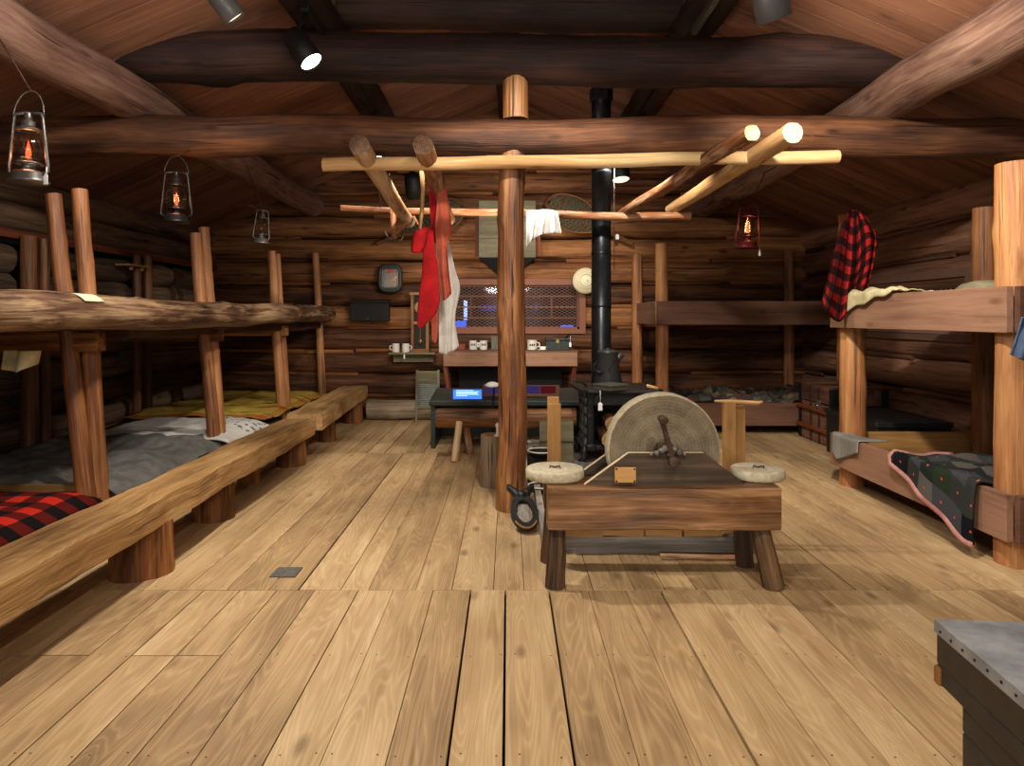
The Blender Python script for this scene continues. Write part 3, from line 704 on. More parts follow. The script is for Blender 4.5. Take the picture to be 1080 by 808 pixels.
# ------------------------------------------------------------------ right bunk
rb=thing('bunk_bed',(3.6,5.1,0),'double-deck bunk of peeled posts and brown boards at right, quilt on its lower berth','bunk bed')
for x,y,h,r in ((3.10,4.17,2.44,.112),(3.08,6.12,2.42,.108),(4.22,6.05,2.47,.10),(4.24,4.25,2.45,.10)):
    m=MB(); m.log((x,y,0),(x,y,h),r*1.02,r*.96,16,.1,.06,.008,0,1,.55 if x<4 else .3,knots=7); m.build('post',[M['post'],M['endpale']],rb)
for z0,z1,nm in ((1.41,1.685,'upper'),(.175,.455,'lower')):
    zc=(z0+z1)/2;h=z1-z0
    m=MB(); m.box((2.955,5.12,zc),(.045,2.2,h),None,1,0,.6); m.build('side_board',M['board'],rb,bevel=.004)
    for y in (4.0,6.25):
        m=MB(); m.box((3.655,y,zc),(1.35,.045,h),None,0,0,.35); m.build('end_board',M['tan'] if (nm=='lower' and y>5) else M['boarddk'],rb,bevel=.004)
    m=MB()
    for i in range(8): m.box((3.06+i*.17,5.12,z0+.05),(.16,2.2,.03),None,1)
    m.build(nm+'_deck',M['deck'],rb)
# quilt: on the berth and folded over the side board
def quilt():
    m=MB()
    def fn(u,v):
        s=u*1.75        # distance from the hem upwards and over the board
        y=4.23+v*(.92+.35*u)
        hemdrop=.31*(1-max(0,min(1,(v-.06)/.94)))**1.0
        yy=y+ (0.0)
        top=.47
        L=.07+hemdrop    # length hanging below the board top
        if s<L:
            z=top-(L-s); x=2.905-.012*sin(v*14+s*6)-.02*min(1,(L-s)*4); z+=.0
        else:
            q=s-L; x=2.905+q*.98; z=top+.015-.055*min(1,q*3)+.05*noise.noise(V(x*2.5,yy*2.5,3))+.03*noise.noise(V(x*6,yy*6,5))*min(1,q*4)
            if q<.06: z=max(z,top+.012)
            z=max(z,.385)+ .12*max(0,(x-4.0))
            x=min(x,4.28)
        return V(x,yy,z),(s,y)
    m.sheet(fn,60,52); return m,fn
m,fn=quilt()
q=thing('patchwork_quilt',(3.4,5,.4),'dark patchwork quilt with pink edge spilling over the right lower berth side board','quilt')
m.build('quilt_top',M['quilt'],q,solid=.016)
m=MB(); pts=[fn(0,i/40)[0]+V(-.004,0,0) for i in range(41)]+[fn(i/12*.35,1)[0]+V(-.004,.004,.004) for i in range(1,13)]
m.tube(pts,.02,8); tag(m.build('binding',M['pinkedge'],q),'pink bound edge')
# towel over far end of lower side board
m=MB()
def tow(u,v):
    y=6.14-.46*u; s=v*.34
    drop=.22*(1-abs(u-.25)*.75) if True else .2
    if s<drop: z=.468-(drop-s); x=2.918-.02*sin(u*8)*(drop-s)*3-.006
    else: x=2.918+(s-drop); z=.468+.006*sin(u*9)
    return V(x,y,z),(u*.46,s)
m.sheet(tow,24,20); tag(m.build('towel',M['towel'],solid=.008),'grey striped towel draped over the far end of the right lower side board','towel')
# cream cloth + sack + hat strap on upper berth
m=MB()
def cream(u,v):
    y=5.93-.80*u; q=v*.42; drop=.16*(1-u)**1.1+.012*sin(u*17)
    if q<drop: z=1.70-(drop-q); x=2.915-.015*sin(u*15)*(drop-q)*5-.012
    else: x=2.905+(q-drop); z=1.705+.035*abs(sin(u*9+q*6))*min(1,(q-drop)*12)+.02*noise.noise(V(u*6,q*20,2))-.25*max(0,q-drop-.12)
    return V(x,y,z),(u*.8,q)
m.sheet(cream,44,26)
tag(m.build('cream_shirt',M['creamcloth'],solid=.008),'crumpled cream cloth lying over the right upper bunk board','cloth')
m=MB(); m.tube([P(x,y,6.0) for x,y in ((897,322),(899,312),(904,305),(910,302),(915,303),(915,308))],.02,8); tag(m.build('leather_strap',M['strap']),'tan leather strap curled beside the cream cloth on the upper bunk','strap')
m=MB(); prof=[(.0,.29),(.07,.287),(.15,.262),(.22,.20),(.25,.09),(.24,0),(0,0)][::-1]; m.lathe(prof,(3.40,4.85,1.476),wav=lambda a,z:1+.05*sin(3*a+z*9))
m.v=[V(p.x,p.y+(p.y-4.85)*.0,p.z) for p in m.v]; tag(m.build('cloth_sack',M['olive']),'rounded olive sack lying on the right upper bunk beside the near post','sack')
# plaid shirt hung on the far post
m=MB(); hangsheet(m,[[(891,228),(884,250),(878,275),(872,300),(867,316)],[(894,222),(887,250),(883,280),(877,310),(872,330)],[(898,221),(895,250),(892,280),(889,310),(886,339)],[(902,221),(903,250),(903,280),(899,303),(897,318)],[(906,223),(914,245),(916,270),(912,295),(908,316)],[(910,225),(923,247),(922,268),(918,290),(914,304)]],5.88,3.3,.085,60,44,uvs=(.78,.98))
tag(m.build('plaid_shirt',M['plaid'],solid=.012),'red and black checked flannel shirt hanging on the far post of the right bunk','shirt')
# denim garment at the frame edge
m=MB(); hangsheet(m,[[(1078,335),(1073,352),(1066,374)],[(1086,333),(1084,356),(1079,380)],[(1096,332),(1096,358),(1095,386)],[(1110,333),(1110,358),(1112,388)]],3.92,2,.03,30,20)
tag(m.build('denim_garment',M['denim'],solid=.01),'blue denim garment corner hanging on the right bunk at the photo edge','garment')
# ------------------------------------------------------------------ back right bunk
bb=thing('bunk_bed',(3.1,9.4,0),'double-deck bunk in the back right corner with a dark lower berth','bunk bed')
for px,py,Z,r,tt in ((698,257,8.86,.085,.5),(672,268,10.08,.08,.5),(832,265,10.05,.075,.35),(890,300,8.86,.085,.3)):
    x=(px-CX)*Z/F; z=H-(py-CY)*Z/F
    m=MB(); m.log((x,Z,0),(x,Z,z),r*1.02,r*.95,14,.1,.06,.006,0,1,tt,knots=6); m.build('post',[M['post'],M['endpale']],bb)
for z0,z1 in ((1.41,1.71),(.12,.41)):
    zc=(z0+z1)/2;h=z1-z0
    m=MB(); m.box((3.10,8.72,zc),(2.40,.045,h),None,0,0,.5); m.build('side_board',M['boarddk'],bb,bevel=.004)
    for x in (1.905,4.29):
        m=MB(); m.box((x,9.42,zc),(.045,1.36,h),None,1,0,.6); m.build('end_board',M['board'] if z0>1 else M['boarddk'],bb,bevel=.004)
    m=MB()
    for i in range(8): m.box((3.12,8.83+i*.17,z0+.06),(2.38,.16,.03),None,0)
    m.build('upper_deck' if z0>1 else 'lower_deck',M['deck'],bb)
m=MB(); blanket(m,1.98,4.25,8.78,10.0,.43,.13,60,36,sc=3.2,sd=55)
tag(m.build('patchwork_quilt',M['crazy'],solid=.015),'rumpled faded patchwork quilt on the back right lower berth','quilt')
# ------------------------------------------------------------------ trunk and low chest
tx0,tx1,ty0,ty1,tz=3.70,4.33,7.78,8.66,.69
tk=thing('steamer_trunk',(4.0,8.2,0),'dark slatted wooden steamer trunk with iron corners behind the right bunk','trunk')
m=MB(); m.box(((tx0+tx1)/2,(ty0+ty1)/2,.24),(tx1-tx0,ty1-ty0,.46),None,1); m.build('body',M['trunkw'],tk,bevel=.008)
m=MB(); m.box(((tx0+tx1)/2,(ty0+ty1)/2,.585),(tx1-tx0+.01,ty1-ty0+.01,.20),None,1); m.build('lid',M['trunkw'],tk,bevel=.012)
for z in (.17,.40):
    m=MB(); m.box((tx0-.02,(ty0+ty1)/2,z),(.035,ty1-ty0+.06,.05)); m.build('slat',M['slat'],tk,bevel=.004)
m=MB(); m.box(((tx0+tx1)/2+.01,ty0-.015,.40),(tx1-tx0,.03,.045)); m.build('slat',M['slat'],tk,bevel=.004)
m=MB(); m.box(((tx0+tx1)/2,ty0+.15,.695),(tx1-tx0,.06,.02)); m.build('lid_slat',M['trunkw'],tk); m=MB(); m.box(((tx0+tx1)/2,ty1-.2,.695),(tx1-tx0,.06,.02)); m.build('lid_slat',M['trunkw'],tk)
for y in (ty0+.03,ty1-.03,ty0+.33,ty1-.33):
    m=MB(); m.box((tx0-.006,y,.34),(.014,.07 if y in(ty0+.03,ty1-.03) else .04,.66)); m.build('iron_strap',M['blkmat'] if y in (ty0+.03,ty1-.03) else M['brown_iron'],tk)
m=MB(); m.box(((tx0+.04),ty0-.007,.34),(.09,.016,.68)); m.build('iron_strap',M['blkmat'],tk); m=MB(); m.box((tx1-.04,ty0-.007,.34),(.08,.016,.68)); m.build('iron_strap',M['blkmat'],tk)
m=MB(); m.box((tx0-.012,8.12,.47),(.02,.07,.09)); m.lathe([(0,0),(.03,0),(.03,.02),(0,.02)],(tx0-.02,8.12,.45),(-1,0,0),12); m.build('hasp',M['steel'],tk)
m=MB(); m.box((4.0,ty0-.012,.52),(.05,.02,.06)); m.build('lock',M['nickel'],tk)
ch=thing('low_chest',(3.95,7.1,0),'low flat black chest between the steamer trunk and the right bunk','chest')
m=MB(); m.box((3.92,7.12,.22),(.72,1.05,.43),None,1); m.build('body',M['blk'],ch,bevel=.01)
m=MB(); m.box((3.92,7.12,.46),(.75,1.09,.055),None,1); m.build('lid',M['iron'],ch,bevel=.01)
# ------------------------------------------------------------------ zinc-topped chest in the foreground
zc=thing('zinc_topped_counter',(1.6,1.2,0),'dark boarded counter with nailed zinc top in the right foreground corner','counter')
ang=radians(-5.5)*1; R=Matrix.Rotation(ang,3,'Z')
# corner that shows in the photo
c0=P(985,653,1.70); ex=R@V(1,0,0); ey=R@V(0,-1,0)
def zbox(m,x0,x1,y0,y1,z0,z1,**k):
    c=c0+ex*(x0+x1)/2+ey*(y0+y1)/2; c.z=(z0+z1)/2
    m.box(c,(x1-x0,y1-y0,z1-z0),R,**k); return m
TZ=c0.z
m=MB(); zbox(m,0,1.1,0,1.15,TZ-.03,TZ)
for i in range(24):
    c=c0+ey*(.03+i*.048)+ex*-.001; c.z=TZ-.016+random.uniform(-.004,.004); m.lathe([(0,.001),(.0035,.001),(.0035,-.002)],c,-ex,8,mat=1)
for i in range(20):
    c=c0+ex*(.03+i*.05)-ey*-.0; c.z=TZ-.016; m.lathe([(0,.001),(.0035,.001),(.0035,-.002)],c,-ey,8,mat=1)
m.build('zinc_top',[M['zinc'],M['nail']],zc)
m=MB(); zbox(m,.004,1.09,.004,1.14,TZ-.105,TZ-.03,axis=1,tint=.5); zbox(m,.004,1.09,.004,1.14,TZ-.152,TZ-.107,axis=1,tint=.6)
m.build('apron_boards',M['darkbrown'],zc,bevel=.003)
m=MB(); zbox(m,-.003,.03,.0,.028,TZ-.155,TZ-.11); m.build('corner_block',M['stump'],zc,bevel=.006)
m=MB()
z=TZ-.155
for h in (.10,.16,.18,.15):
    if z-h<0: h=z
    zbox(m,.045,1.05,.04,1.1,z-h+.003,z,axis=1); z-=h
    if z<=.001: break
m.build('side_boards',M['darkbrown'],zc,bevel=.003)
# floor plate
m=MB(); c=P(302,604.5,4.01); m.box((c.x,4.01,.004),(.15,.15,.008)); tag(m.build('floor_plate',M['plate'],bevel=.002),'small square grey metal plate set in the floor boards','plate')
# ------------------------------------------------------------------ grindstone
gs=thing('grindstone',(.86,3.98,0),'large round sandstone grinding wheel with iron crank on a heavy log frame','grindstone')
GX0,GX1=.215,1.505; gz0,gz1=.328,.562
m=MB(); m.box(((GX0+GX1)/2,3.815,(gz0+gz1)/2),(GX1-GX0,.13,gz1-gz0),None,0,0,.5,(22,3,5),.012); m.build('front_beam',M['grbeam'],gs,bevel=.006)
m=MB(); m.box(((GX0+GX1)/2,4.16,(gz0+gz1)/2+.01),(GX1-GX0,.10,gz1-gz0),None,0,0,.4,(22,3,5),.012); m.build('rear_beam',M['grbeam'],gs,bevel=.006)
for x in (.285,1.435):
    m=MB(); m.box((x,3.99,.50),(.13,.24,.10),None,1); m.build('cross_piece',M['grdark'],gs,bevel=.004)
def trap(y,dy):
    pts=[(615,514),(663,478),(743,478),(789,516)]
    q=[P(a,b,3.83) for a,b in pts]; poly=[(p.x,p.z) for p in q]; poly[0]=(poly[0][0],.555); poly[3]=(poly[3][0],.555)
    m=MB(); m.prism([(a,b+dy) for a,b in poly],(0,y,0),(1,0,0),(0,0,1),-.04)
    m.m=[0,0,1,1,1,0]; return m
tag(trap(3.83,0).build('trough_board',[M['grdark'],M['paleedge']],gs),'front trough board with tan wooden plaque')
trap(4.10,0).build('trough_board',[M['grdark'],M['paleedge']],gs)
for (xt,yt,zt),(xb,yb),r in (((.285,3.86,.40),(.265,3.80),.052),((.265,4.12,.40),(.245,4.2),.045),((1.40,3.86,.42),(1.475,3.79),.056),((1.40,4.12,.42),(1.43,4.13),.05)):
    m=MB(); m.log((xb,yb,0),(xt,yt,zt),r*1.1,r*.9,12,.06,.12,.004,0,1,knots=3); m.build('leg',[M['grleg'],M['enddk']],gs)
wc=V(.895,3.92,.738); wr=.326
m=MB(); prof=[(.03,0),(.075,0),(.076,-.0),(wr-.012,0),(wr-.002,.006),(wr,.02),(wr,.105),(wr-.006,.118),(wr-.02,.125),(.03,.125)]
def chip(a,z): return 1-.012*max(0,noise.noise(V(cos(a)*4,sin(a)*4,2)))-.004*noise.noise(V(cos(a)*15,sin(a)*15,z*20))
m.lathe(prof[:4],wc,(0,1,0),96,wav=lambda a,z:chip(a,z)); m.lathe(prof[3:8],wc,(0,1,0),96,mat=1,wav=lambda a,z:chip(a,z)); m.lathe(prof[7:],wc,(0,1,0),96,wav=lambda a,z:chip(a,z)); m.build('wheel',[M['stone'],M['rim']],gs)
m=MB(); m.lathe([(0,-.012),(.055,-.012),(.062,-.004),(.062,.01)],wc,(0,1,0),8,smooth=False); m.build('hub_block',M['grdark'],gs)
m=MB(); m.lathe([(0,-.16),(.014,-.16),(.014,.32),(0,.32)],wc,(0,1,0),10); m.build('axle',M['brown_iron'],gs)
m=MB(); a=V(.913,3.765,.708); b=V(.842,3.755,.945); m.beam(a,b,.028,.018,up=(0,1,0)); m.tube([b+V(0,.01,0),b+V(0,-.075,0)],[.02,.024],10); m.lathe([(0,-.03),(.03,-.03),(.03,.02),(0,.02)],a,(0,1,0),12); m.build('crank',M['brown_iron'],gs,bevel=.002)
m=MB()
for x,z,s in ((.83,.742,.022),(.86,.756,.026),(.885,.768,.03),(.93,.76,.026),(.955,.745,.022),(.80,.735,.014),(.985,.736,.014)):
    m.lathe([(0,-.6*s),(s*.8,-.5*s),(s,0),(s*.7,.6*s),(0,.8*s)],(x,3.81,z),(0,.2,1),7,smooth=False,wav=lambda a,z:1+.3*noise.noise(V(a*3,z*50,x)))
m.build('bearing',M['steel'],gs)
m=MB(); c=P(659.5,501,3.785); m.box((c.x,3.786,c.z),(.118,.012,.085)); pl=tag(m.build('plaque',M['tan'],gs,bevel=.003),'small tan wooden plaque with corner screws')
m=MB()
for sx in (-1,1):
    for sz in (-1,1): m.lathe([(0,.001),(.006,.001),(.006,-.003)],V(c.x+sx*.05,3.779,c.z+sz*.034),(0,-1,0),8)
m.build('screws',M['nail'],pl)
for cx,r,lab in ((.272,.170,'round pale stone disk lying on the left end of the grindstone frame'),(1.455,.152,'round pale stone disk lying on the right end of the grindstone frame')):
    d=thing('stone_disk',(cx,3.985,.565),lab,'stone disk')
    m=MB(); m.lathe([(0,.0),(r-.008,.0),(r,.01),(r,.05),(r-.008,.058),(0,.058)],(cx,3.985,.567),seg=40,wav=lambda a,z:1+.012*noise.noise(V(cos(a)*2,sin(a)*2,cx))); m.build('disk',M['disk'],d,bevel=0)
    m=MB(); m.tube([V(cx-.03,3.97,.625),V(cx-.028,3.97,.638),V(cx,3.968,.632),V(cx+.028,3.965,.638),V(cx+.03,3.965,.625)],.005,6); m.build('staple',M['brown_iron'],d)
# ------------------------------------------------------------------ hearth box behind it
hb=thing('hearth_box',(.9,5.9,0),'low sand-filled plank hearth box under the stove, behind the grindstone','hearth')
HX0,HX1,HY0,HY1=.24,1.58,4.36,7.75
m=MB(); m.box(((HX0+HX1)/2,HY0,.055),(HX1-HX0,.05,.11),None,0); m.build('front_board',M['greyplank'],hb,bevel=.004)
for x in (HX0,HX1):
    m=MB(); m.box((x,(HY0+HY1)/2,.055),(.05,HY1-HY0,.11),None,1); m.build('side_board',M['greyplank'],hb,bevel=.004)
m=MB(); m.box(((HX0+HX1)/2,HY1,.055),(HX1-HX0,.05,.11),None,0); m.build('back_board',M['greyplank'],hb,bevel=.004)
m=MB(); m.sheet(lambda u,v:(V(HX0+.02+(HX1-HX0-.04)*u,HY0+.02+(HY1-HY0-.04)*v,.06+.02*noise.noise(V(u*6,v*14,1))+.012*noise.noise(V(u*22,v*50,4))),(u,v)),40,90); tag(m.build('sand_bed',M['sand'],hb),'grey pink ash and rubble fill')
m=MB(); m.box((.30,4.44,.47),(.085,.035,.94),None,2,0,.75); m.box((.295,4.48,.49),(.075,.035,.98),None,2,0,.6); m.build('corner_post',M['tan'],hb,bevel=.003)
m=MB(); m.box((1.435,4.44,.475),(.075,.045,.95),None,2,0,.7); m.box((1.515,4.50,.46),(.085,.04,.92),None,2,0,.45); m.build('corner_post',M['tan'],hb,bevel=.003)
m=MB(); m.tube([V(1.34,4.43,.958),V(1.45,4.43,.955),V(1.62,4.44,.943),V(1.655,4.44,.952)],[.008,.014,.016,.009],7); tag(m.build('wood_stick',M['pole']),'thin pale split stick lying across the right upright of the hearth','stick')
m=MB(); m.log((.94,4.24,.016),(1.40,4.22,.016),.014,.016,8,.05,.25,.006,0,1); tag(m.build('wood_stick',[M['bark'],M['enddk']]),'peeled stick lying on the floor under the grindstone','stick')
x=.37
kl=['split yellow kindling piece on the hearth board, leftmost','split yellow kindling piece on the hearth board, second from left','split yellow kindling piece on the hearth board, middle','split yellow kindling piece on the hearth board, rightmost']
for i,(x0,x1) in enumerate(((.36,.60),(.58,.86),(.87,1.10),(1.12,1.36))):
    m=MB(); m.box(((x0+x1)/2,4.37,.135),(x1-x0,.09,.045),Matrix.Rotation(random.uniform(-.05,.05),3,'Z'),0,0,.6,(8,2,2),.01); m.add([],[],[]) 
    m.log((x0+.03,4.40,.175),(x1-.04,4.42,.175),.022,.018,8,.05,.3,.006,1,1)
    tag(m.build('kindling',[M['tan'],M['grleg']]),kl[i],'kindling')
for i,(px,py,Z,s,lb) in enumerate(((612,486,6.5,.10,'flat grey slate slab under the left front corner of the stove'),(625,482,6.45,.11,'grey slate rock under the front column of the stove'),(619,492,6.1,.08,'grey slate piece lying in front of the stove'),(634,490,6.2,.09,'grey slate piece on the sand between stove and wheel'))):
    c=P(px,py,Z); m=MB(); m.lathe([(0,0),(s,.0),(s*.95,.04),(s*.6,.06),(0,.055)],(c.x,Z,.055),seg=9,smooth=False,wav=lambda a,z:1+.3*noise.noise(V(cos(a)*2,sin(a)*2,i))); tag(m.build('slate_rock',M['slate']),lb,'rock')
# pans and a board in the hearth
pn=[('black_pan',(571,478),5.6,.11,.05,'black pan low in the hearth beside the left upright'),('black_pan',(571,464),6.0,.12,.05,'black pan with pale rim on top of the dark block in the hearth')]
m=MB(); m.box((.30,6.05,.17),(.26,.2,.22)); tag(m.build('dark_block',M['blkmat'],bevel=.004),'dark block standing in the hearth left of the stove','block')
for nm,(px,py),Z,r,h,lb in pn:
    c=P(px,py,Z); z0=.075 if Z<5.8 else .282; d=thing(nm,(c.x,Z,z0),lb,'pan')
    m=MB(); m.lathe([(0,0),(r*.75,0),(r,h),(r*1.02,h),(r*.75,.006),(0,.006)],(c.x,Z,z0)); m.build('bowl',M['blkmat'],d)
    m=MB(); m.tube([V(c.x+cos(k*pi/12)*r,Z+sin(k*pi/12)*r,z0+h) for k in range(24)],.006,6,True); m.build('rim',M['white'],d)
m=MB(); c=P(587,462,6.6); m.box((c.x,6.62,.40),(.33,.02,.20),Matrix.Rotation(-.1,3,'X')); m.box((c.x,6.66,.19),(.33,.06,.25)); tag(m.build('pale_board',M['cabinet'],bevel=.003),'pale board propped upright behind the pans','board')
# ------------------------------------------------------------------ stove, pot, pipe
sv=thing('wood_stove',(1.08,7.05,.06),'black cast iron wood stove with ornate left side, in front of the back wall','stove')
SX0,SX1,SY0,SY1=.78,1.44,6.72,7.36; s0,s1=.20,.76
m=MB()
m.box(((SX0+SX1)/2,SY1-.02,(s0+s1)/2),(SX1-SX0,.04,s1-s0)); m.box((SX0+.02,(SY0+SY1)/2,(s0+s1)/2),(.04,SY1-SY0,s1-s0)); m.box((SX1-.02,(SY0+SY1)/2,(s0+s1)/2),(.04,SY1-SY0,s1-s0)); m.box(((SX0+SX1)/2,(SY0+SY1)/2,s0+.02),(SX1-SX0,SY1-SY0,.04)); m.box(((SX0+SX1)/2,SY0+.02,s1-.06),(SX1-SX0,.04,.13))
m.build('body',M['iron'],sv,bevel=.006)
m=MB(); m.prism([(SX0-.12,SY1+.02),(SX0-.07,SY0-.02),(SX0-.0,SY0-.10),(SX1+.02,SY0-.10),(SX1+.08,SY0-.02),(SX1+.1,SY1+.02)],(0,0,s1),(1,0,0),(0,1,0),.035); m.build('top_plate',M['iron'],sv,bevel=.008)
for x in (SX0+.03,SX1-.03):
    m=MB(); m.lathe([(.055,0),(.055,.04),(.035,.06),(.035,.30),(.04,.33),(.035,.36),(.035,.5),(.05,.53),(.05,.56)],(x,SY0-.01,s0),seg=8,smooth=False); m.build('corner_column',M['iron'],sv)
m=MB()
for i in range(6):
    for j in range(5):
        y=SY0+.06+i*.105; z=s0+.06+j*.105
        if i+j&1: m.lathe([(0,.03),(.03,.02),(.05,0)],(SX0-.002,y,z),(-1,0,0),6,smooth=False)
        else: m.tube([V(SX0-.012,y+.045*cos(k*pi/5),z+.045*sin(k*pi/5)) for k in range(10)],.009,5,True)
m.beam((SX0-.01,SY0+.02,s0+.03),(SX0-.01,SY1-.02,s1-.08),.03,.03); m.beam((SX0-.01,SY0+.0,s1-.02),(SX0-.03,SY1,s1-.02),.04,.03); m.beam((SX0-.01,SY0+.0,s0+.01),(SX0-.03,SY1,s0+.01),.04,.03)
tag(m.build('side_panel',M['ironlit'],sv),'ornate scrolled left side panel')
for x,sx in ((SX0,-1),(SX1,1)):
    for y in (SY0+.03,SY1-.03):
        m=MB(); m.tube([V(x,y,s0+.03),V(x+sx*.04,y-.02,.17),V(x+sx*.03,y-.02,.12),V(x+sx*.07,y-.03,.075)],[.04,.035,.025,.035],8); m.build('leg',M['iron'],sv)
m=MB(); m.tube([V(SX0+.02,6.95,s1+.04),V(SX0-.03,6.95,s1+.085),V(SX0-.09,6.93,s1+.095),V(SX0-.12,6.92,s1+.11)],.013,6); tag(m.build('lid_lifter',M['iron']),'hooked iron lid lifter on the stove beside the pot','lid lifter')
for i,(x,z,r,lb) in enumerate(((.98,.315,.075,'pale split firewood log lower in the open stove front'),(1.02,.46,.08,'brown firewood log upper in the open stove front'),(1.17,.32,.08,'firewood log right in the stove front behind the wheel'))):
    m=MB(); m.log((x,6.62+.03*i,z),(x+.02,7.2,z),r,r,12,.08,.1,.004,0,1); tag(m.build('firewood_log',[M['grleg'],M['end']]),lb,'firewood')
sp=thing('stove_pipe',(.99,7.27,.8),'tall black sheet metal stove pipe rising from the stove to the roof','stove pipe')
m=MB(); m.lathe([(.105,.797),(.105,2.0),(.103,2.0),(.103,3.0),(.104,3.0),(.104,4.25)],(.99,7.27,0),seg=28); m.build('pipe',M['pipe'],sp)
for z in (1.62,2.18,3.05):
    m=MB(); m.lathe([(.104,z-.015),(.109,z-.008),(.107,z),(.109,z+.008),(.104,z+.015)],(.99,7.27,0),seg=28); m.build('joint_band',M['pipe'],sp)
m=MB(); m.lathe([(.105,3.80),(.125,3.80),(.125,3.92),(.105,3.92)],(.99,7.27,0),seg=28,smooth=False); m.box((.99,7.13,3.85),(.1,.04,.07)); m.build('collar',M['iron'],sp)
m=MB(); m.tube([V(1.11,7.15,2.0),V(1.11,7.15,3.3)],.004,5); m.build('support_wire',M['steel'],sp)
cp=thing('coffee_pot',(1.03,6.98,.797),'large speckled dark enamel coffee pot standing on the stove','coffee pot')
pc=P(641,400,6.99); pc.z=.797
m=MB(); m.lathe([(0,0),(.145,0),(.15,.015),(.10,.335),(.105,.34),(.105,.35),(0,.35)],pc,seg=28); m.build('pot_body',M['speck'],cp)
m=MB(); m.lathe([(.108,.35),(.105,.362),(.06,.375),(.02,.378),(.02,.39),(0,.39)],pc,seg=28); m.build('lid',M['speck'],cp)
m=MB(); m.tube([pc+V(.08,0,.27),pc+V(.12,0,.30),pc+V(.15,0,.335)],[.045,.035,.028],8); m.build('spout',M['speck'],cp)
m=MB(); m.tube([pc+V(-.10,-.03,.27),pc+V(-.15,-.06,.22),pc+V(-.155,-.08,.17),pc+V(-.10,-.12,.14),pc+V(-.06,-.13,.15)],.007,6); m.tube([pc+V(-.02,-.13,.16),pc+V(.07,-.1,.29)],.004,5); m.build('bail_handle',M['blkmat'],cp)
m=MB(); m.tube([pc+V(-.15,-.08,.17),pc+V(-.08,-.125,.14)],.018,8); m.build('grip',M['blk'],cp)
def tagcard(parent,p,drop,w=.03,h=.05):
    """little white paper tag on a thread"""
    p=Vector(p); m=MB(); m.tube([p,p+V(.002,-.004,-drop*.5),p+V(0,-.006,-drop)],.0028,5,mat=0)
    m.box(p+V(0,-.008,-drop-h/2),(w,.003,h)); m.prism([(-w/2,-drop),(w/2,-drop),(w*.2,-drop+.014),(-w*.2,-drop+.014)],p+V(0,-.0065,0),(1,0,0),(0,0,1),-.003)
    return tag(m.build('paper_tag',M['paper'],parent),'white paper tag on a thread')
gd=thing('griddle_box',(1.0,6.65,.797),'flat square grey iron griddle with a white tag at the front of the stove top','griddle')
m=MB(); R=Matrix.Rotation(radians(38),3,'Z'); gc=V(1.0,6.65,.797)
m.box(gc+V(0,0,.02),(.25,.24,.035),R); m.build('base',M['greybox'],gd,bevel=.004); m=MB(); m.box(gc+V(0,0,.05),(.26,.25,.018),R); m.build('cover',M['greybox'],gd,bevel=.004)
tagcard(gd,(.885,6.575,.80),.13,.04,.065)
m=MB(); m.tube([P(682,407,6.66),P(694,410,6.66)],.018,8); tag(m.build('wood_dowel',M['pole']),'short pale wooden dowel on the right edge of the stove top','dowel')
# ------------------------------------------------------------------ stump, boot jack
m=MB(); stump(m,(-.135,6.1),.115,.455); tag(m.build('log_stump',[M['loggrey'],M['end']]),'upright log stump standing behind the left side of the centre post','stump')
m=MB(); c=V(-.095,6.02,.455); m.lathe([(0,0),(.035,0),(.03,.012),(.012,.02),(.01,.07),(.022,.10),(.006,.12),(0,.12)],c,seg=12); tag(m.build('white_candlestick',M['white']),'small white candle holder on the stump behind the centre post','candle holder')
bj=thing('boot_jack',(.11,4.9,0),'dark beetle-shaped boot jack with oval hole leaning at the foot of the centre post','boot jack')
# outline in its own plane: s along length (from near low end), w across
o=V(.13,4.72,.02); e1=V(-.04,.36,.19).normalized(); e0=V(1,.1,0).normalized(); nn=e0.cross(e1).normalized()
def bjp(w,s,d=0): return o+e0*w+e1*s+nn*d
m=MB(); N=36; out=[];inn=[]
for k in range(N):
    a=2*pi*k/N; out.append((.098*sin(a)*(1+.05*cos(a)),.17-.17*cos(a))); inn.append((.058*sin(a),.165-.112*cos(a)))
vs=[];fs=[]
for d in (0,.035):
    vs+=[bjp(w,s,d) for w,s in out]+[bjp(w,s,d+(.0)) for w,s in inn]
for k in range(N):
    k2=(k+1)%N
    fs+= [(k,N+k,N+k2,k2),(2*N+k,2*N+k2,3*N+k2,3*N+k),(k,k2,2*N+k2,2*N+k),(N+k,3*N+k,3*N+k2,N+k2)]
m.add(vs,fs,[(v.x,v.y,v.z) for v in vs]); m.build('oval_ring',M['iron'],bj)
for sx in (-1,1):
    m=MB(); m.tube([bjp(sx*.02,.33,.02),bjp(sx*.045,.37,.02),bjp(sx*.085,.42,.025),bjp(sx*.088,.445,.03)],[.034,.032,.024,.012],8); m.build('horn',M['iron'],bj)
m=MB(); m.tube([bjp(-.03,.34,.02),bjp(.03,.34,.02)],.035,8); m.build('neck',M['iron'],bj)
m=MB(); m.sheet(lambda u,v:(bjp((u-.5)*.10*(1-abs(v-.5)*.5),.06+.2*v,.004),(u,v)),6,6); m.build('sole_plate',M['greyplank'],bj,solid=.006)
m=MB(); m.tube([bjp(.094*sin(a),.17-.172*cos(a),.036) for a in [(-.9+.1*i) for i in range(19)]],.007,6); tag(m.build('worn_lip',M['tan'],bj),'worn pale front lip')
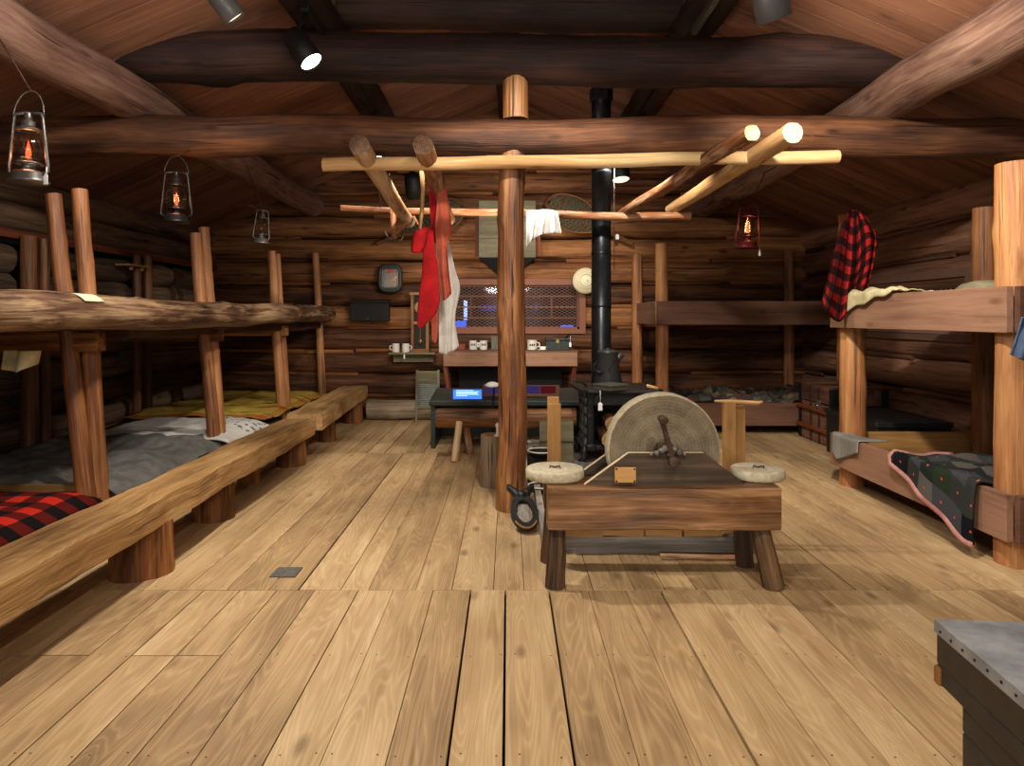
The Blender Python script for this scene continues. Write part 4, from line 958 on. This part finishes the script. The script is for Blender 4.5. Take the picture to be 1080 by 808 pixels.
# ------------------------------------------------------------------ log bench and display case behind the post
lb=thing('log_bench',(0,7.3,0),'short half-log bench on stick legs in front of the dark display case','bench')
m=MB(); m.log((-.77,7.3,.435),(.72,7.3,.435),.105,.105,16,.09,.08,.008,0,1,.5,flat=.085,knots=5); m.build('seat',[M['postdk'],M['end']],lb)
for xt,yt,xb,yb in ((-.52,7.22,-.56,7.1),(-.46,7.38,-.42,7.5),(.10,7.22,.13,7.1),(.08,7.38,.10,7.5)):
    m=MB(); m.log((xb,yb,0),(xt,yt,.40),.04,.035,10,.06,.1,.004,0,1); m.build('leg',[M['bark'],M['end']],lb)
dc=thing('display_case',(0,8.1,0),'low dark green exhibit desk with slanted lit panels between bench and back wall','desk')
m=MB(); m.box((-.86,8.2,.27),(.05,.8,.54)); m.box((.92,8.2,.27),(.05,.8,.54)); m.box((.03,8.55,.30),(1.76,.05,.56)); m.build('legs',M['greenmetal'],dc,bevel=.004)
m=MB(); m.box((.03,8.18,.555),(1.86,.86,.06),Matrix.Rotation(radians(4),3,'X')); m.build('desk_top',M['greenmetal'],dc,bevel=.01)
def slab(name,p0,p1,Z0,Z1,z0,z1,mat,parent,off=0):
    m=MB(); a=V((p0-CX)*Z0/F,Z0,z0+off);b=V((p1-CX)*Z0/F,Z0,z0+off);c=V((p1-CX)*Z1/F,Z1,z1+off);d=V((p0-CX)*Z1/F,Z1,z1+off)
    dn=V(0,.0,-.02); m.add([a,b,c,d,a+dn,b+dn,c+dn,d+dn],[(0,1,2,3),(4,7,6,5),(0,4,5,1),(1,5,6,2),(2,6,7,3),(3,7,4,0)],[(0,0,0)]*8); return m.build(name,mat,parent)
s=slab('lit_screen',478,508,7.86,8.2,.572,.635,M['blue'],dc); tag(s,'glowing blue slanted screen')
m=MB()
for i,(y,xa,xb) in enumerate(((.16,.1,.7),(.34,.1,.9),(.48,.1,.85),(.62,.1,.9),(.78,.1,.5))):
    def q(u,v): return V((478+30*u-CX)*(7.86+.34*v)/F,7.86+.34*v,.574+.063*v)
    m.add([q(xa,1-y),q(xb,1-y),q(xb,1-y+.07),q(xa,1-y+.07)],[(0,1,2,3)],[(0,0,0)]*4)
m.build('screen_text_lines',M['bluepale'],s)
s=slab('console',509,590,7.95,8.35,.60,.675,M['boarddk'],dc); tag(s,'dark brown raised console')
slab('console_panel',512,541,8.0,8.3,.612,.666,M['purple'],dc); slab('console_panel',555,569,8.0,8.3,.612,.666,M['purple'],dc); slab('console_panel',570,586,8.0,8.3,.612,.666,M['redred'],dc)
m=MB(); m.tube([V(-.17,7.75,0),V(-.17,7.75,.55),V(-.165,7.74,.65),V(-.16,7.72,.70)],.012,6); gl=thing('reading_lamp',(-.17,7.75,0),'small white oval lamp head on a thin black stem beside the centre post','lamp'); m.build('stem',M['blk'],gl)
m=MB(); c=P(519,408,7.7); m.lathe([(0,0),(.05,.01),(.06,.025),(.03,.05),(0,.055)],c,(0,-.3,1),14); m.v=[V(c.x+(p.x-c.x)*1.5,p.y,p.z) for p in m.v]; m.build('lamp_head',M['white'],gl)
# ------------------------------------------------------------------ counter under the window
ct=thing('wall_counter',(0,9.9,1.0),'wide brown wooden counter shelf under the back window','counter')
m=MB(); m.box((.03,9.85,1.025),(1.88,.74,.035),None,0); m.build('top_board',M['boarddk'],ct,bevel=.003)
m=MB(); m.box((.03,9.49,.92),(1.86,.035,.19),None,0,0,.6); m.build('front_apron',M['board'],ct,bevel=.003)
for x,x2 in ((-.88,-.80),(.93,.85)):
    m=MB(); m.beam((x,9.53,.83),(x2,9.95,.02),.05,.06); m.build('slanted_leg',M['redtrim'],ct)
m=MB(); m.box((.03,10.0,.5),(1.5,.03,.55)); m.build('dark_back_sheet',M['blkmat'],ct)  # black sheet put in as the shade beneath the counter
CT=1.044
def mug(px,Z,zb,lab,r=.055,h=.125,side=-1,mark=True,dx=0):
    x=(px-CX)*Z/F+dx; t=thing('enamel_mug',(x,Z,zb),lab,'mug')
    m=MB(); m.lathe([(0,0),(r*.92,0),(r,.01),(r,h),(r*1.04,h+.004),(r*.92,h),(r*.9,.012),(0,.01)],(x,Z,zb),seg=20); m.build('cup',M['white'],t)
    m=MB(); m.tube([V(x+side*r*.95,Z-.01,zb+h*.8),V(x+side*r*1.5,Z-.02,zb+h*.75),V(x+side*r*1.6,Z-.02,zb+h*.45),V(x+side*r*.95,Z-.01,zb+h*.25)],.008,6); m.build('handle',M['white'],t)
    if mark:
        m=MB()
        for i,a0 in enumerate((-.5,-.1,.3)):
            vs=[]
            for k in range(4):
                a=-pi/2+a0+k*.09
                for zz in (.055,.085): vs.append(V(x+cos(a)*(r+.0012),Z+sin(a)*(r+.0012),zb+zz+.006*((i+k)%2)))
            m.add(vs,[(2*k,2*k+2,2*k+3,2*k+1) for k in range(3)],[(0,0,0)]*8)
        tag(m.build('printed_mark',M['blk'],t),'small black printed mark')
    return t
mug(417.5,10.0,.99,'white enamel mug at the left end of the small wall shelf, handle to the left',side=-1,mark=False)
m2=mug(428,10.0,.99,'white enamel mug on the small wall shelf next to the wall clock',side=1,mark=False); tagcard(m2,((428-CX)*10/F-.01,9.93,1.0),.05,.02,.05)
k1=mug(499,9.68,CT,'white enamel mug with black mark and hanging tag on the counter, left of its neighbour',side=1); tagcard(k1,((503-CX)*9.68/F,9.60,1.06),.05,.03,.045)
mug(510,9.68,CT,'white enamel mug with dark print beside the grey tin on the counter',side=-1)
mug(561,9.62,CT,'large white enamel mug right of the centre post on the counter',r=.068,h=.135,side=1)
m=MB(); x=(573-CX)*9.6/F; m.lathe([(0,0),(.04,0),(.065,.05),(.058,.05),(.035,.008),(0,.008)],(x,9.6,CT)); m.lathe([(0,0),(.05,0),(.075,.012),(0,.01)],(x-.02,9.58,CT)); tag(m.build('white_saucer',M['white']),'low white bowl on a saucer beside the black tin box on the counter','bowl')
m=MB(); x=(487,9.7); m.box(((486-CX)*9.7/F,9.7,CT+.04),(.13,.1,.08)); tag(m.build('red_tin',M['redbox'],bevel=.004),'small red tin box at the left end of the counter','tin')
m=MB(); m.box(((523-CX)*9.75/F,9.75,CT+.09),(.13,.12,.18)); m.box(((523-CX)*9.75/F,9.75,CT+.185),(.135,.125,.012)); tag(m.build('grey_tin',M['greybox'],bevel=.004),'grey green tin box on the counter left of the centre post','tin')
bx=thing('black_tin_box',((587.5-CX)*9.65/F,9.65,CT),'dark hinged tin box with a tag at the right end of the counter','box'); x=(587.5-CX)*9.65/F
m=MB(); m.box((x,9.65,CT+.06),(.33,.2,.12)); m.build('body',M['greenmetal'],bx,bevel=.005)
m=MB(); m.box((x,9.65,CT+.145),(.34,.21,.045)); m.build('lid',M['iron'],bx,bevel=.008)
m=MB(); m.box((x,9.54,CT+.125),(.04,.012,.05)); m.build('latch',M['nickel'],bx)
m=MB(); m.tube([V(x+.12,9.6,CT+.165),V(x+.15,9.58,CT+.21),V(x+.17,9.56,CT+.2)],.01,6); m.build('handle',M['blkmat'],bx); tagcard(bx,(x+.175,9.53,CT+.2),.10,.03,.055)
# small shelf with clock
m=MB(); m.box(((435-CX)*10.05/F,10.08,.975),(.68,.22,.03),None,0); m.box(((435-CX)*10.05/F,10.17,.9),(.6,.03,.12),None,0); tag(m.build('wall_shelf',M['cabinet'],bevel=.003),'small wooden shelf on the back wall below the clock holding two mugs','shelf')
ck=thing('wall_clock',((443-CX)*10.03/F,10.05,.99),'tall narrow wooden pendulum clock standing on the small shelf behind the stocking','clock'); x=(443-CX)*10.03/F; w=.26
m=MB(); m.box((x,10.12,1.42),(w,.04,.86),None,2)
for sx in (-1,1): m.box((x+sx*(w/2-.02),10.06,1.42),(.045,.12,.86),None,2)
m.box((x,10.06,1.015),(w+.02,.13,.05)); m.box((x,10.06,1.85),(w+.05,.14,.04)); m.box((x,10.03,1.42),(w,.05,.04)); m.build('case',M['clockw'],ck,bevel=.004)
m=MB(); m.box((x,10.095,1.42),(w-.08,.01,.8)); m.build('dark_back',M['blkmat'],ck)
m=MB(); m.lathe([(0,0),(.085,0),(.085,.01),(0,.012)],(x,10.06,1.65),(0,-1,0),24); m.build('dial',M['cream'],ck)
m=MB(); m.box((x,10.06,1.30),(.008,.006,.3)); m.lathe([(0,0),(.04,0),(.035,.012),(0,.016)],(x,10.055,1.15),(0,-1,0),20); m.build('pendulum',M['nickel'],ck)
m=MB(); m.box((x,10.015,1.42),(w-.08,.003,.8)); m.build('glass_door',M['glass'],ck)
# washboard
wb=thing('washboard',P(451,440,9.9),'pale wooden washboard with ribbed metal panel leaning on the back wall','washboard'); WB=9.95
a=P(438,390,WB);b=P(464,441,WB-.05); 
for px in (440,462.5):
    m=MB(); m.beam(V((px-CX)*WB/F,WB-.1,.0),V((px-CX)*WB/F,WB+.02,.735),.035,.03); m.build('side_rail',M['cabinet'],wb)
for z in (.70,.56,.20):
    m=MB(); y=WB-.1+.12*z/.735; m.box(((451-CX)*WB/F,y,z),(.31,.025,.04),None,0); m.build('cross_rail',M['cabinet'],wb)
m=MB(); m.box(((451-CX)*WB/F,WB+.005,.63),(.28,.012,.12)); m.build('soap_panel',M['cabinet'],wb)
m=MB(); m.sheet(lambda u,v:(V((451-CX)*WB/F+(u-.5)*.28,WB-.1+.12*(.2+.34*v)/.735-.008*sin(v*2*pi*11),.21+.34*v),(u,v)),4,132); m.build('ribbed_panel',M['ribmetal'],wb,solid=.004)
m=MB(); m.box(((428-CX)*10.1/F,10.03,.13),(.21,.12,.26)); m.box(((428-CX)*10.1/F,9.96,.2),(.17,.03,.02)); tag(m.build('outlet_box',M['blkmat'],bevel=.006),'small black metal box at the foot of the back wall beside the washboard','box')
m=MB(); m.log((-2.06,10.03,.15),(-.72,10.05,.15),.15,.145,18,.1,.07,.008,0,1,.6,knots=5); tag(m.build('floor_log',[M['loggrey'],M['end']]),'pale weathered grey log lying along the foot of the back wall','log')
# mirror, wall pocket, basin, cabinet, snowshoes
mr=thing('wall_mirror',P(411.5,294,10.05),'rounded dark green framed mirror hanging on the back wall logs','mirror'); mc=P(411.5,293.5,10.05)
def rrect(w,h,r,n=6):
    o=[]
    for cx,cz,a0 in ((w/2-r,h/2-r,0),(-w/2+r,h/2-r,pi/2),(-w/2+r,-h/2+r,pi),(w/2-r,-h/2+r,3*pi/2)):
        o+=[(cx+r*cos(a0+k*pi/2/n),cz+r*sin(a0+k*pi/2/n)) for k in range(n+1)]
    return o
m=MB(); m.tube([mc+V(x,0,z) for x,z in rrect(.30,.36,.10)],.035,8,True); m.build('frame',M['greenmetal'],mr)
m=MB(); m.tube([mc+V(x,-.015,z) for x,z in rrect(.23,.29,.05)],.012,6,True); m.build('inner_rim',M['steel'],mr)
m=MB(); m.prism(rrect(.25,.31,.06),mc+V(0,.01,0),(1,0,0),(0,0,1),-.008); m.build('mirror_glass',M['mirror'],mr)
m=MB(); m.prism([(-.05,.08),(.04,.08),(.06,.13),(-.02,.13)],mc+V(-.01,-.003,0),(1,0,0),(0,0,1),-.002); tag(m.build('red_reflection',plain('orange_red_reflection','#c9573f',.7),mr),'small orange red reflection painted at the top of the glass')  # mirror reflection painted as a small flat patch
wp=thing('wall_pocket',P(390,338,10.1),'wide black metal wall box below the mirror on the back wall','wall box'); wc2=P(390,327,10.08)
m=MB(); m.box(wc2+V(0,.02,-.015),(.58,.10,.29)); m.build('box_body',M['blkmat'],wp,bevel=.008)
m=MB(); m.box(wc2+V(0,-.01,.135),(.60,.15,.025),Matrix.Rotation(.15,3,'X')); m.build('lid',M['blk'],wp,bevel=.006)
m=MB(); m.lathe([(0,0),(.01,0),(.01,.012),(0,.014)],wc2+V(-.03,-.034,-.13),(0,-1,0),10); m.lathe([(0,0),(.008,0),(.008,.012),(0,.014)],wc2+V(.2,-.034,-.09),(0,-1,0),10); m.build('rivets',M['steel'],wp)
bs=P(618,296,10.05); b_=thing('enamel_basin',bs,'round cream enamel wash basin hung on the back wall behind the stove pipe','basin')
m=MB(); m.lathe([(.185,0),(.19,.012),(.165,.02),(.12,.07),(.10,.085),(0,.085)],bs+V(0,.05,0),(0,-1,0),36); m.build('bowl',M['cream'],b_)
m=MB(); m.tube([bs+V(cos(a)*.187,.045,sin(a)*.187) for a in [k*pi/18 for k in range(36)]],.007,6,True); m.build('rim',M['cream'],b_)
m=MB(); m.tube([bs+V(cos(a)*.09,-.036,sin(a)*.09) for a in [k*pi/12 for k in range(24)]],.003,5,True); m.lathe([(0,0),(.008,0),(0,.006)],bs+V(.02,-.036,0),(0,-1,0),8); m.build('dark_ring',M['brown_iron'],b_)
wcb=thing('wall_cabinet',P(535,272,10.0),'pale olive wooden wall cabinet with tapered dark base, half hidden by the centre post','cabinet'); cc=P(535,242,9.98)
m=MB(); m.box(cc+V(0,.08,0),(.83,.26,.83),None,0); m.build('case',M['cabinet'],wcb,bevel=.006)
for z in (-.14,.13): 
    m=MB(); m.box(cc+V(0,-.052,z),(.832,.006,.012),None,0); m.build('board_seam',M['boarddk'],wcb)
m=MB(); z0=cc.z-.415; m.add([V(cc.x-.40,9.93,z0),V(cc.x+.40,9.93,z0),V(cc.x+.40,10.2,z0),V(cc.x-.40,10.2,z0),V(cc.x-.14,10.05,z0-.24),V(cc.x+.14,10.05,z0-.24),V(cc.x+.14,10.2,z0-.24),V(cc.x-.14,10.2,z0-.24)],[(0,1,2,3),(4,7,6,5),(0,4,5,1),(1,5,6,2),(2,6,7,3),(3,7,4,0)],[(0,0,0)]*8); m.build('tapered_base',M['blkmat'],wcb)
for px in (503,568):
    m=MB(); c=P(px,248,10.05); m.box(c,(.05,.06,.62),None,2); m.build('side_trim',M['redtrim'],wcb)
def snowshoe(toe,tail,w,lab,Z=10.08):
    a=P(*toe,Z); b=P(*tail,Z); d=b-a; L=d.length; e1=d.normalized(); e0=V(e1.z,0,-e1.x)
    t=thing('snowshoe',(a+b)/2,lab,'snowshoe')
    def wd(s): # half width along length fraction
        if s<.62: return w*math.sqrt(max(0,1-((s-.31)/.31)**2))**.8
        return w*.0
    def hw(s):
        if s<.30: return w*math.sqrt(max(0,1-((.30-s)/.30)**2))
        if s<.78: return w*(.5+.5*cos((s-.30)/.48*pi))*.97+.012
        return .012
    n=30; S=[i/n for i in range(n+1)]
    m=MB(); m.tube([a+e1*L*s+e0*hw(s) for s in S],.014,7); m.tube([a+e1*L*s-e0*hw(s) for s in S],.014,7); m.build('frame',M['postdk'],t)
    for s in (.14,.46):
        m=MB(); m.tube([a+e1*L*s+e0*hw(s),a+e1*L*s-e0*hw(s)],.012,6); m.build('cross_bar',M['postdk'],t)
    m=MB()
    for sl in (1,-1,0):
        for i in range(34):
            s0_=-.4+i*.045; pts=[]
            for j in range(25):
                q=-1+2*j/24; s=s0_+ (q*.12*sl)
                if 0<s<.78 and abs(q*w)<hw(s): pts.append(a+e1*L*s+e0*q*w)
            if len(pts)>1: m.tube([pts[0],pts[-1]],.005,4)
    m.build('webbing',M['web'],t)
    m=MB(); m.sheet(lambda u,v:(a+e1*L*(.03+.68*v)+e0*(2*u-1)*hw(.03+.68*v)*.98+V(0,.012,0),(u,v)),8,24); m.build('woven_net',M['webback'],t)
    return t
M['webback']=plain('net_backing','#4a3f2c',.9,0,.3,120,.2)
snowshoe((489,217),(396,258),.25,'snowshoe with its tail pointing down left, left of the wall cabinet')
sn=snowshoe((577,212),(669,258),.25,'snowshoe with its tail pointing down right, behind the stove pipe'); tagcard(sn,P(651,246,9.95),.03,.05,.06)
# ------------------------------------------------------------------ lanterns
def lantern(px,py,Z,hpx,mat,lab,hang,tagged=False,rz=0,bail=True,lean=0,flame=True):
    b=P(px,py,Z); S=hpx*Z/F
    t=thing('oil_lantern',b,lab,'lantern')
    R=Matrix.Rotation(lean,3,'Y')@Matrix.Rotation(rz,3,'Z')
    def L(x,y,z): return b+R@V(x*S,y*S,z*S)
    def lathe(prof,nm,mt,seg=22,smooth=True):
        m=MB(); m.lathe([(r*S,z*S) for r,z in prof],b,R@V(0,0,1),seg,smooth=smooth); return m.build(nm,mt,t)
    lathe([(0,0),(.25,0),(.26,.02),(.22,.05),(.21,.13),(.17,.16),(.09,.18),(.08,.24),(.10,.25),(.10,.27),(0,.27)],'fuel_tank',M[mat])
    lathe([(.15,.255),(.19,.265),(.15,.285)],'globe_plate',M[mat])
    lathe([(.12,.28),(.19,.36),(.205,.45),(.18,.58),(.13,.70),(.11,.73)],'glass_globe',M['glass'])
    lathe([(.10,.72),(.17,.735),(.17,.75),(.10,.78),(.085,.80),(.085,.86),(.05,.88),(.05,.98)],'chimney_cap',M[mat])
    m=MB()
    for sx in (-1,1): m.tube([L(sx*.20,0,.12),L(sx*.275,0,.16),L(sx*.275,0,.24),L(sx*.235,0,.6),L(sx*.20,0,.92),L(sx*.18,0,.97),L(0,0,.985)],.022*S,8)
    m.build('side_frame',M[mat],t)
    lathe([(0,.27),(.05,.27),(.045,.34),(.03,.36),(0,.36)],'burner',M['brown_iron'],12)
    if flame: lathe([(0,.35),(.035,.39),(.03,.46),(.012,.54),(0,.6)],'flame_bulb',M['flame'],12)
    m=MB(); 
    if bail: m.tube([L(.215*cos(a)*(1 if abs(cos(a))>.5 else 1),.05*sin(a),.93+.38*sin(a)) for a in [k*pi/14 for k in range(15)]],.010*S,6)
    else: m.tube([L(-.19,0,.93),L(-.35,.0,1.05),L(-.52,0,1.03),L(-.5,0,1.08)],.012*S,6)
    m.build('bail',M[mat],t)
    top=L(0,.05,1.31) if bail else L(0,0,1.0)
    m=MB(); m.tube([top,Vector(hang)],.004,5); m.build('hanging_wire',M['brown_iron'],t)
    if tagged: tagcard(t,L(.27,-.02,.22 if not tagged=='low' else .05),.03*S/.37+.02,.022,.042)
    return t
lantern(30,193,3.55,75,'lanternsteel','large galvanised oil lantern hanging at the left photo edge',(-2.72,3.57,3.06),True)
lantern(186,235,5.0,54,'lanternblk','black oil lantern hanging below the left end of the tie beam',(-2.45,5.25,2.79),rz=.3)
lantern(275,257,7.2,36,'lanternsteel','small tilted grey oil lantern farthest back on the left',(-2.78,7.25,3.12),rz=1.0,bail=False,lean=.06,flame=False)
lantern(788,262,7.5,46,'lanternred','dark red oil lantern hanging at right near the back wall',(2.82,7.5,3.08),'low',bail=False,lean=.05)
# ------------------------------------------------------------------ track lighting
def can(pos,aim,lab,on=False,r=.085,L=.26,lens='lensdim',mount=None,mat='blkmat'):
    pos=Vector(pos); d=(Vector(aim)-pos).normalized()
    t=thing('track_light',pos,lab,'spotlight')
    m=MB(); m.lathe([(0,-L),(r*.7,-L),(r*.92,-L*.85),(r,-L*.5),(r,0),(r*.93,0),(r*.9,-.03),(0,-.035)],pos,d,24); m.build('housing',M[mat],t)
    m=MB(); m.lathe([(0,-.012),(r*.9,-.012)],pos,d,24); m.build('lens',M['lens' if on else lens],t)
    if mount:
        mt=Vector(mount); m=MB(); m.tube([pos-d*L*.7,pos-d*L*.7+V(0,0,.08),mt],.018,8); m.box(mt,(.06,.12,.05)); m.build('mount_arm',M['blkmat'],t)
    return t
M['canmetal']=plain('grey_lamp_metal','#5a5a5c',.45,.2,.1,6,0)
for sg,lb in ((-1,'lighting track along the upper left purlin'),(1,'silver edged lighting track along the upper right purlin')):
    m=MB(); m.box((sg*1.40,2.7,3.655),(.04,4.9,.05)); tag(m.build('light_track',M['blkmat' if sg<0 else 'steel']),lb,'track')
    m=MB(); m.box((sg*1.40,7.9,3.655),(.04,4.4,.05)); tag(m.build('light_track',M['blkmat']),lb.replace('silver edged ','')+' beyond the tie beam','track')
can(P(329,66,4.67),P(329,66,4.67)+V(.55,-.10,-.78),'lit spotlight with glowing white lens at upper left',True,mount=(-1.40,4.75,3.63))
can(P(249,20,3.3),P(249,20,3.3)+V(.55,.35,-.75),'unlit grey spotlight at the top left edge of the photo',r=.055,L=.22,mat='canmetal',mount=(-1.40,3.3,3.63))
can(P(817,20,3.4),P(817,20,3.4)+V(.35,.35,-.85),'unlit grey spotlight at the top right edge of the photo',r=.085,L=.24,mat='canmetal',mount=(1.40,3.4,3.63))
can(P(655,190,8.5),P(655,190,8.5)+V(.05,-.25,-1),'spotlight with cream lens right of the stove pipe',r=.115,L=.26,lens='lensdim',mount=(1.40,8.6,3.63))
can(P(438,208,8.6),P(438,208,8.6)+V(.1,.5,-1),'black spotlight above the left snowshoe',r=.11,L=.3,lens='blk' if False else 'lensdim',mount=(-1.40,8.7,3.63))
can(P(398,167,7.1),P(398,167,7.1)+V(-.25,-.5,-1),'small lit spotlight left of the rack poles',True,r=.07,L=.2,mount=(-1.40,7.15,3.63))
can(P(690,165,7.1),P(690,165,7.1)+V(.1,.3,-1),'spotlight hidden behind the front rack pole at right',True,r=.07,L=.2,mount=(1.40,7.15,3.63))
# ------------------------------------------------------------------ camera and light
cam=bpy.data.cameras.new('camera'); co=bpy.data.objects.new('camera',cam); COL.objects.link(co)
co.location=(0,0,H); co.rotation_euler=(pi/2,0,0); cam.sensor_width=36; cam.lens=F/1080*36
cam.shift_x=(540-CX)/1080; cam.shift_y=(CY-404)/1080; cam.clip_start=.05
bpy.context.scene.camera=co
def spot(pos,aim,W,ang=70,blend=.6,col=(1,.86,.68),r=.06):  # serves the track spotlights and added fill lights alike
    l=bpy.data.lights.new('spot_or_fill','SPOT'); l.energy=W; l.spot_size=radians(ang); l.spot_blend=blend; l.color=col; l.shadow_soft_size=r
    o=bpy.data.objects.new('spot_or_fill',l); COL.objects.link(o); o.location=pos; o.rotation_euler=(Vector(aim)-Vector(pos)).to_track_quat('-Z','Y').to_euler(); return o
def pointl(pos,W,col,r=.03):
    l=bpy.data.lights.new('lantern_glow','POINT'); l.energy=W; l.color=col; l.shadow_soft_size=r
    o=bpy.data.objects.new('lantern_glow',l); COL.objects.link(o); o.location=pos; return o
WARM=(1,.90,.77); NEU=(1,.93,.84)
GROUPS={'oil_lantern':'hanging oil lanterns','enamel_mug':'white enamel mugs on the shelves','track_light':'spotlights on the roof purlins','log_bench':'log benches','stone_disk':'stone disks on the grindstone frame','kindling':'kindling on the hearth board','slate_rock':'slate rocks by the stove','firewood_log':'firewood in the stove','purlin':'roof purlins','bunk_bed':'bunks along the walls','exhibit_monitor':'lit monitors beyond the back window','wool_blanket':'blankets on the left bunk','snowshoe':'snowshoes on the back wall','light_track':'lighting tracks','wood_stick':'sticks at the hearth','black_pan':'pans in the hearth','wall_shelf':'small wall shelves'}
for o in list(COL.objects):
    n=o.name.split('.')[0]
    if o.parent is None and o.get('label') and n in GROUPS: o['group']=GROUPS[n]
spot(P(329,66,4.67)+V(.06,-.06,-.06),(.6,3.2,0),240,95,.7,NEU)
spot((-1.2,1.2,3.4),(-.4,3.0,0),200,95,.7,WARM)
spot((1.2,1.2,3.4),(.9,3.6,0),200,95,.7,WARM)
spot((-1.3,3.4,3.3),(-2.6,5.0,1.2),230,75,.6,NEU)
spot((1.35,3.3,3.3),(3.1,5.2,1.0),300,75,.6,NEU)
spot((-.7,5.9,3.4),(-2.0,8.0,0),230,85,.6,WARM)
spot((.8,5.9,3.4),(2.3,7.5,0),200,85,.6,WARM)
spot((1.25,7.0,3.2),(.1,10.2,1.6),260,80,.6,WARM)
spot((-1.15,7.0,3.2),(-.1,10.2,1.7),170,60,.6,WARM)
spot((.2,3.6,3.5),(.3,6.0,1.6),200,75,.6,WARM)
spot((-.2,2.4,1.9),(0,4.6,4.2),75,125,.9,WARM)  # uplight added to brighten the ceiling, no fixture there
pointl(P(30,162,3.55),2,(1,.4,.2)); pointl(P(186,212,5.0),2,(1,.4,.2)); pointl(P(790,240,7.5),2,(1,.5,.2))
spot((-.5,.2,2.6),(-3.2,5,3.0),120,110,.9,NEU,.3)  # wide fill spot added to brighten the left wall
spot((.5,.2,2.6),(3.2,5,3.0),120,110,.9,NEU,.3)  # matching fill spot added for the right wall
spot((0,6.2,2.6),(0,9.8,3.6),60,110,.9,NEU,.2)
spot((-1.3,4.4,3.5),(-2.15,4.0,.4),160,70,.7,WARM)
spot((1.3,6.6,3.3),(-3.1,8.6,.4),200,45,.4,NEU)
spot((-1.4,3.0,3.3),(-4.3,6.5,2.5),120,80,.7,NEU)
spot((1.4,3.2,3.3),(4.4,6.8,2.0),260,80,.7,WARM)
spot((-.3,6.6,2.2),(-.3,10.2,1.9),130,100,.8,WARM,.2)
l=bpy.data.lights.new('front_fill_light','AREA'); l.energy=18; l.size=2.2; l.color=NEU  # fill light added behind the camera, no window there
o=bpy.data.objects.new('front_fill_light',l); COL.objects.link(o); o.location=(0,-.8,1.5); o.rotation_euler=(pi/2,0,0)
spot((.2,.3,.95),(.95,4.3,.10),170,24,.8,NEU,.1)  # low fill spot added to brighten the hearth board, no real lamp
w=bpy.data.worlds.new('world'); bpy.context.scene.world=w; w.use_nodes=True
w.node_tree.nodes['Background'].inputs[0].default_value=(.95,.85,.75,1); w.node_tree.nodes['Background'].inputs[1].default_value=.33
vs=bpy.context.scene.view_settings; vs.view_transform='Standard'; vs.look='None'; vs.exposure=0.1
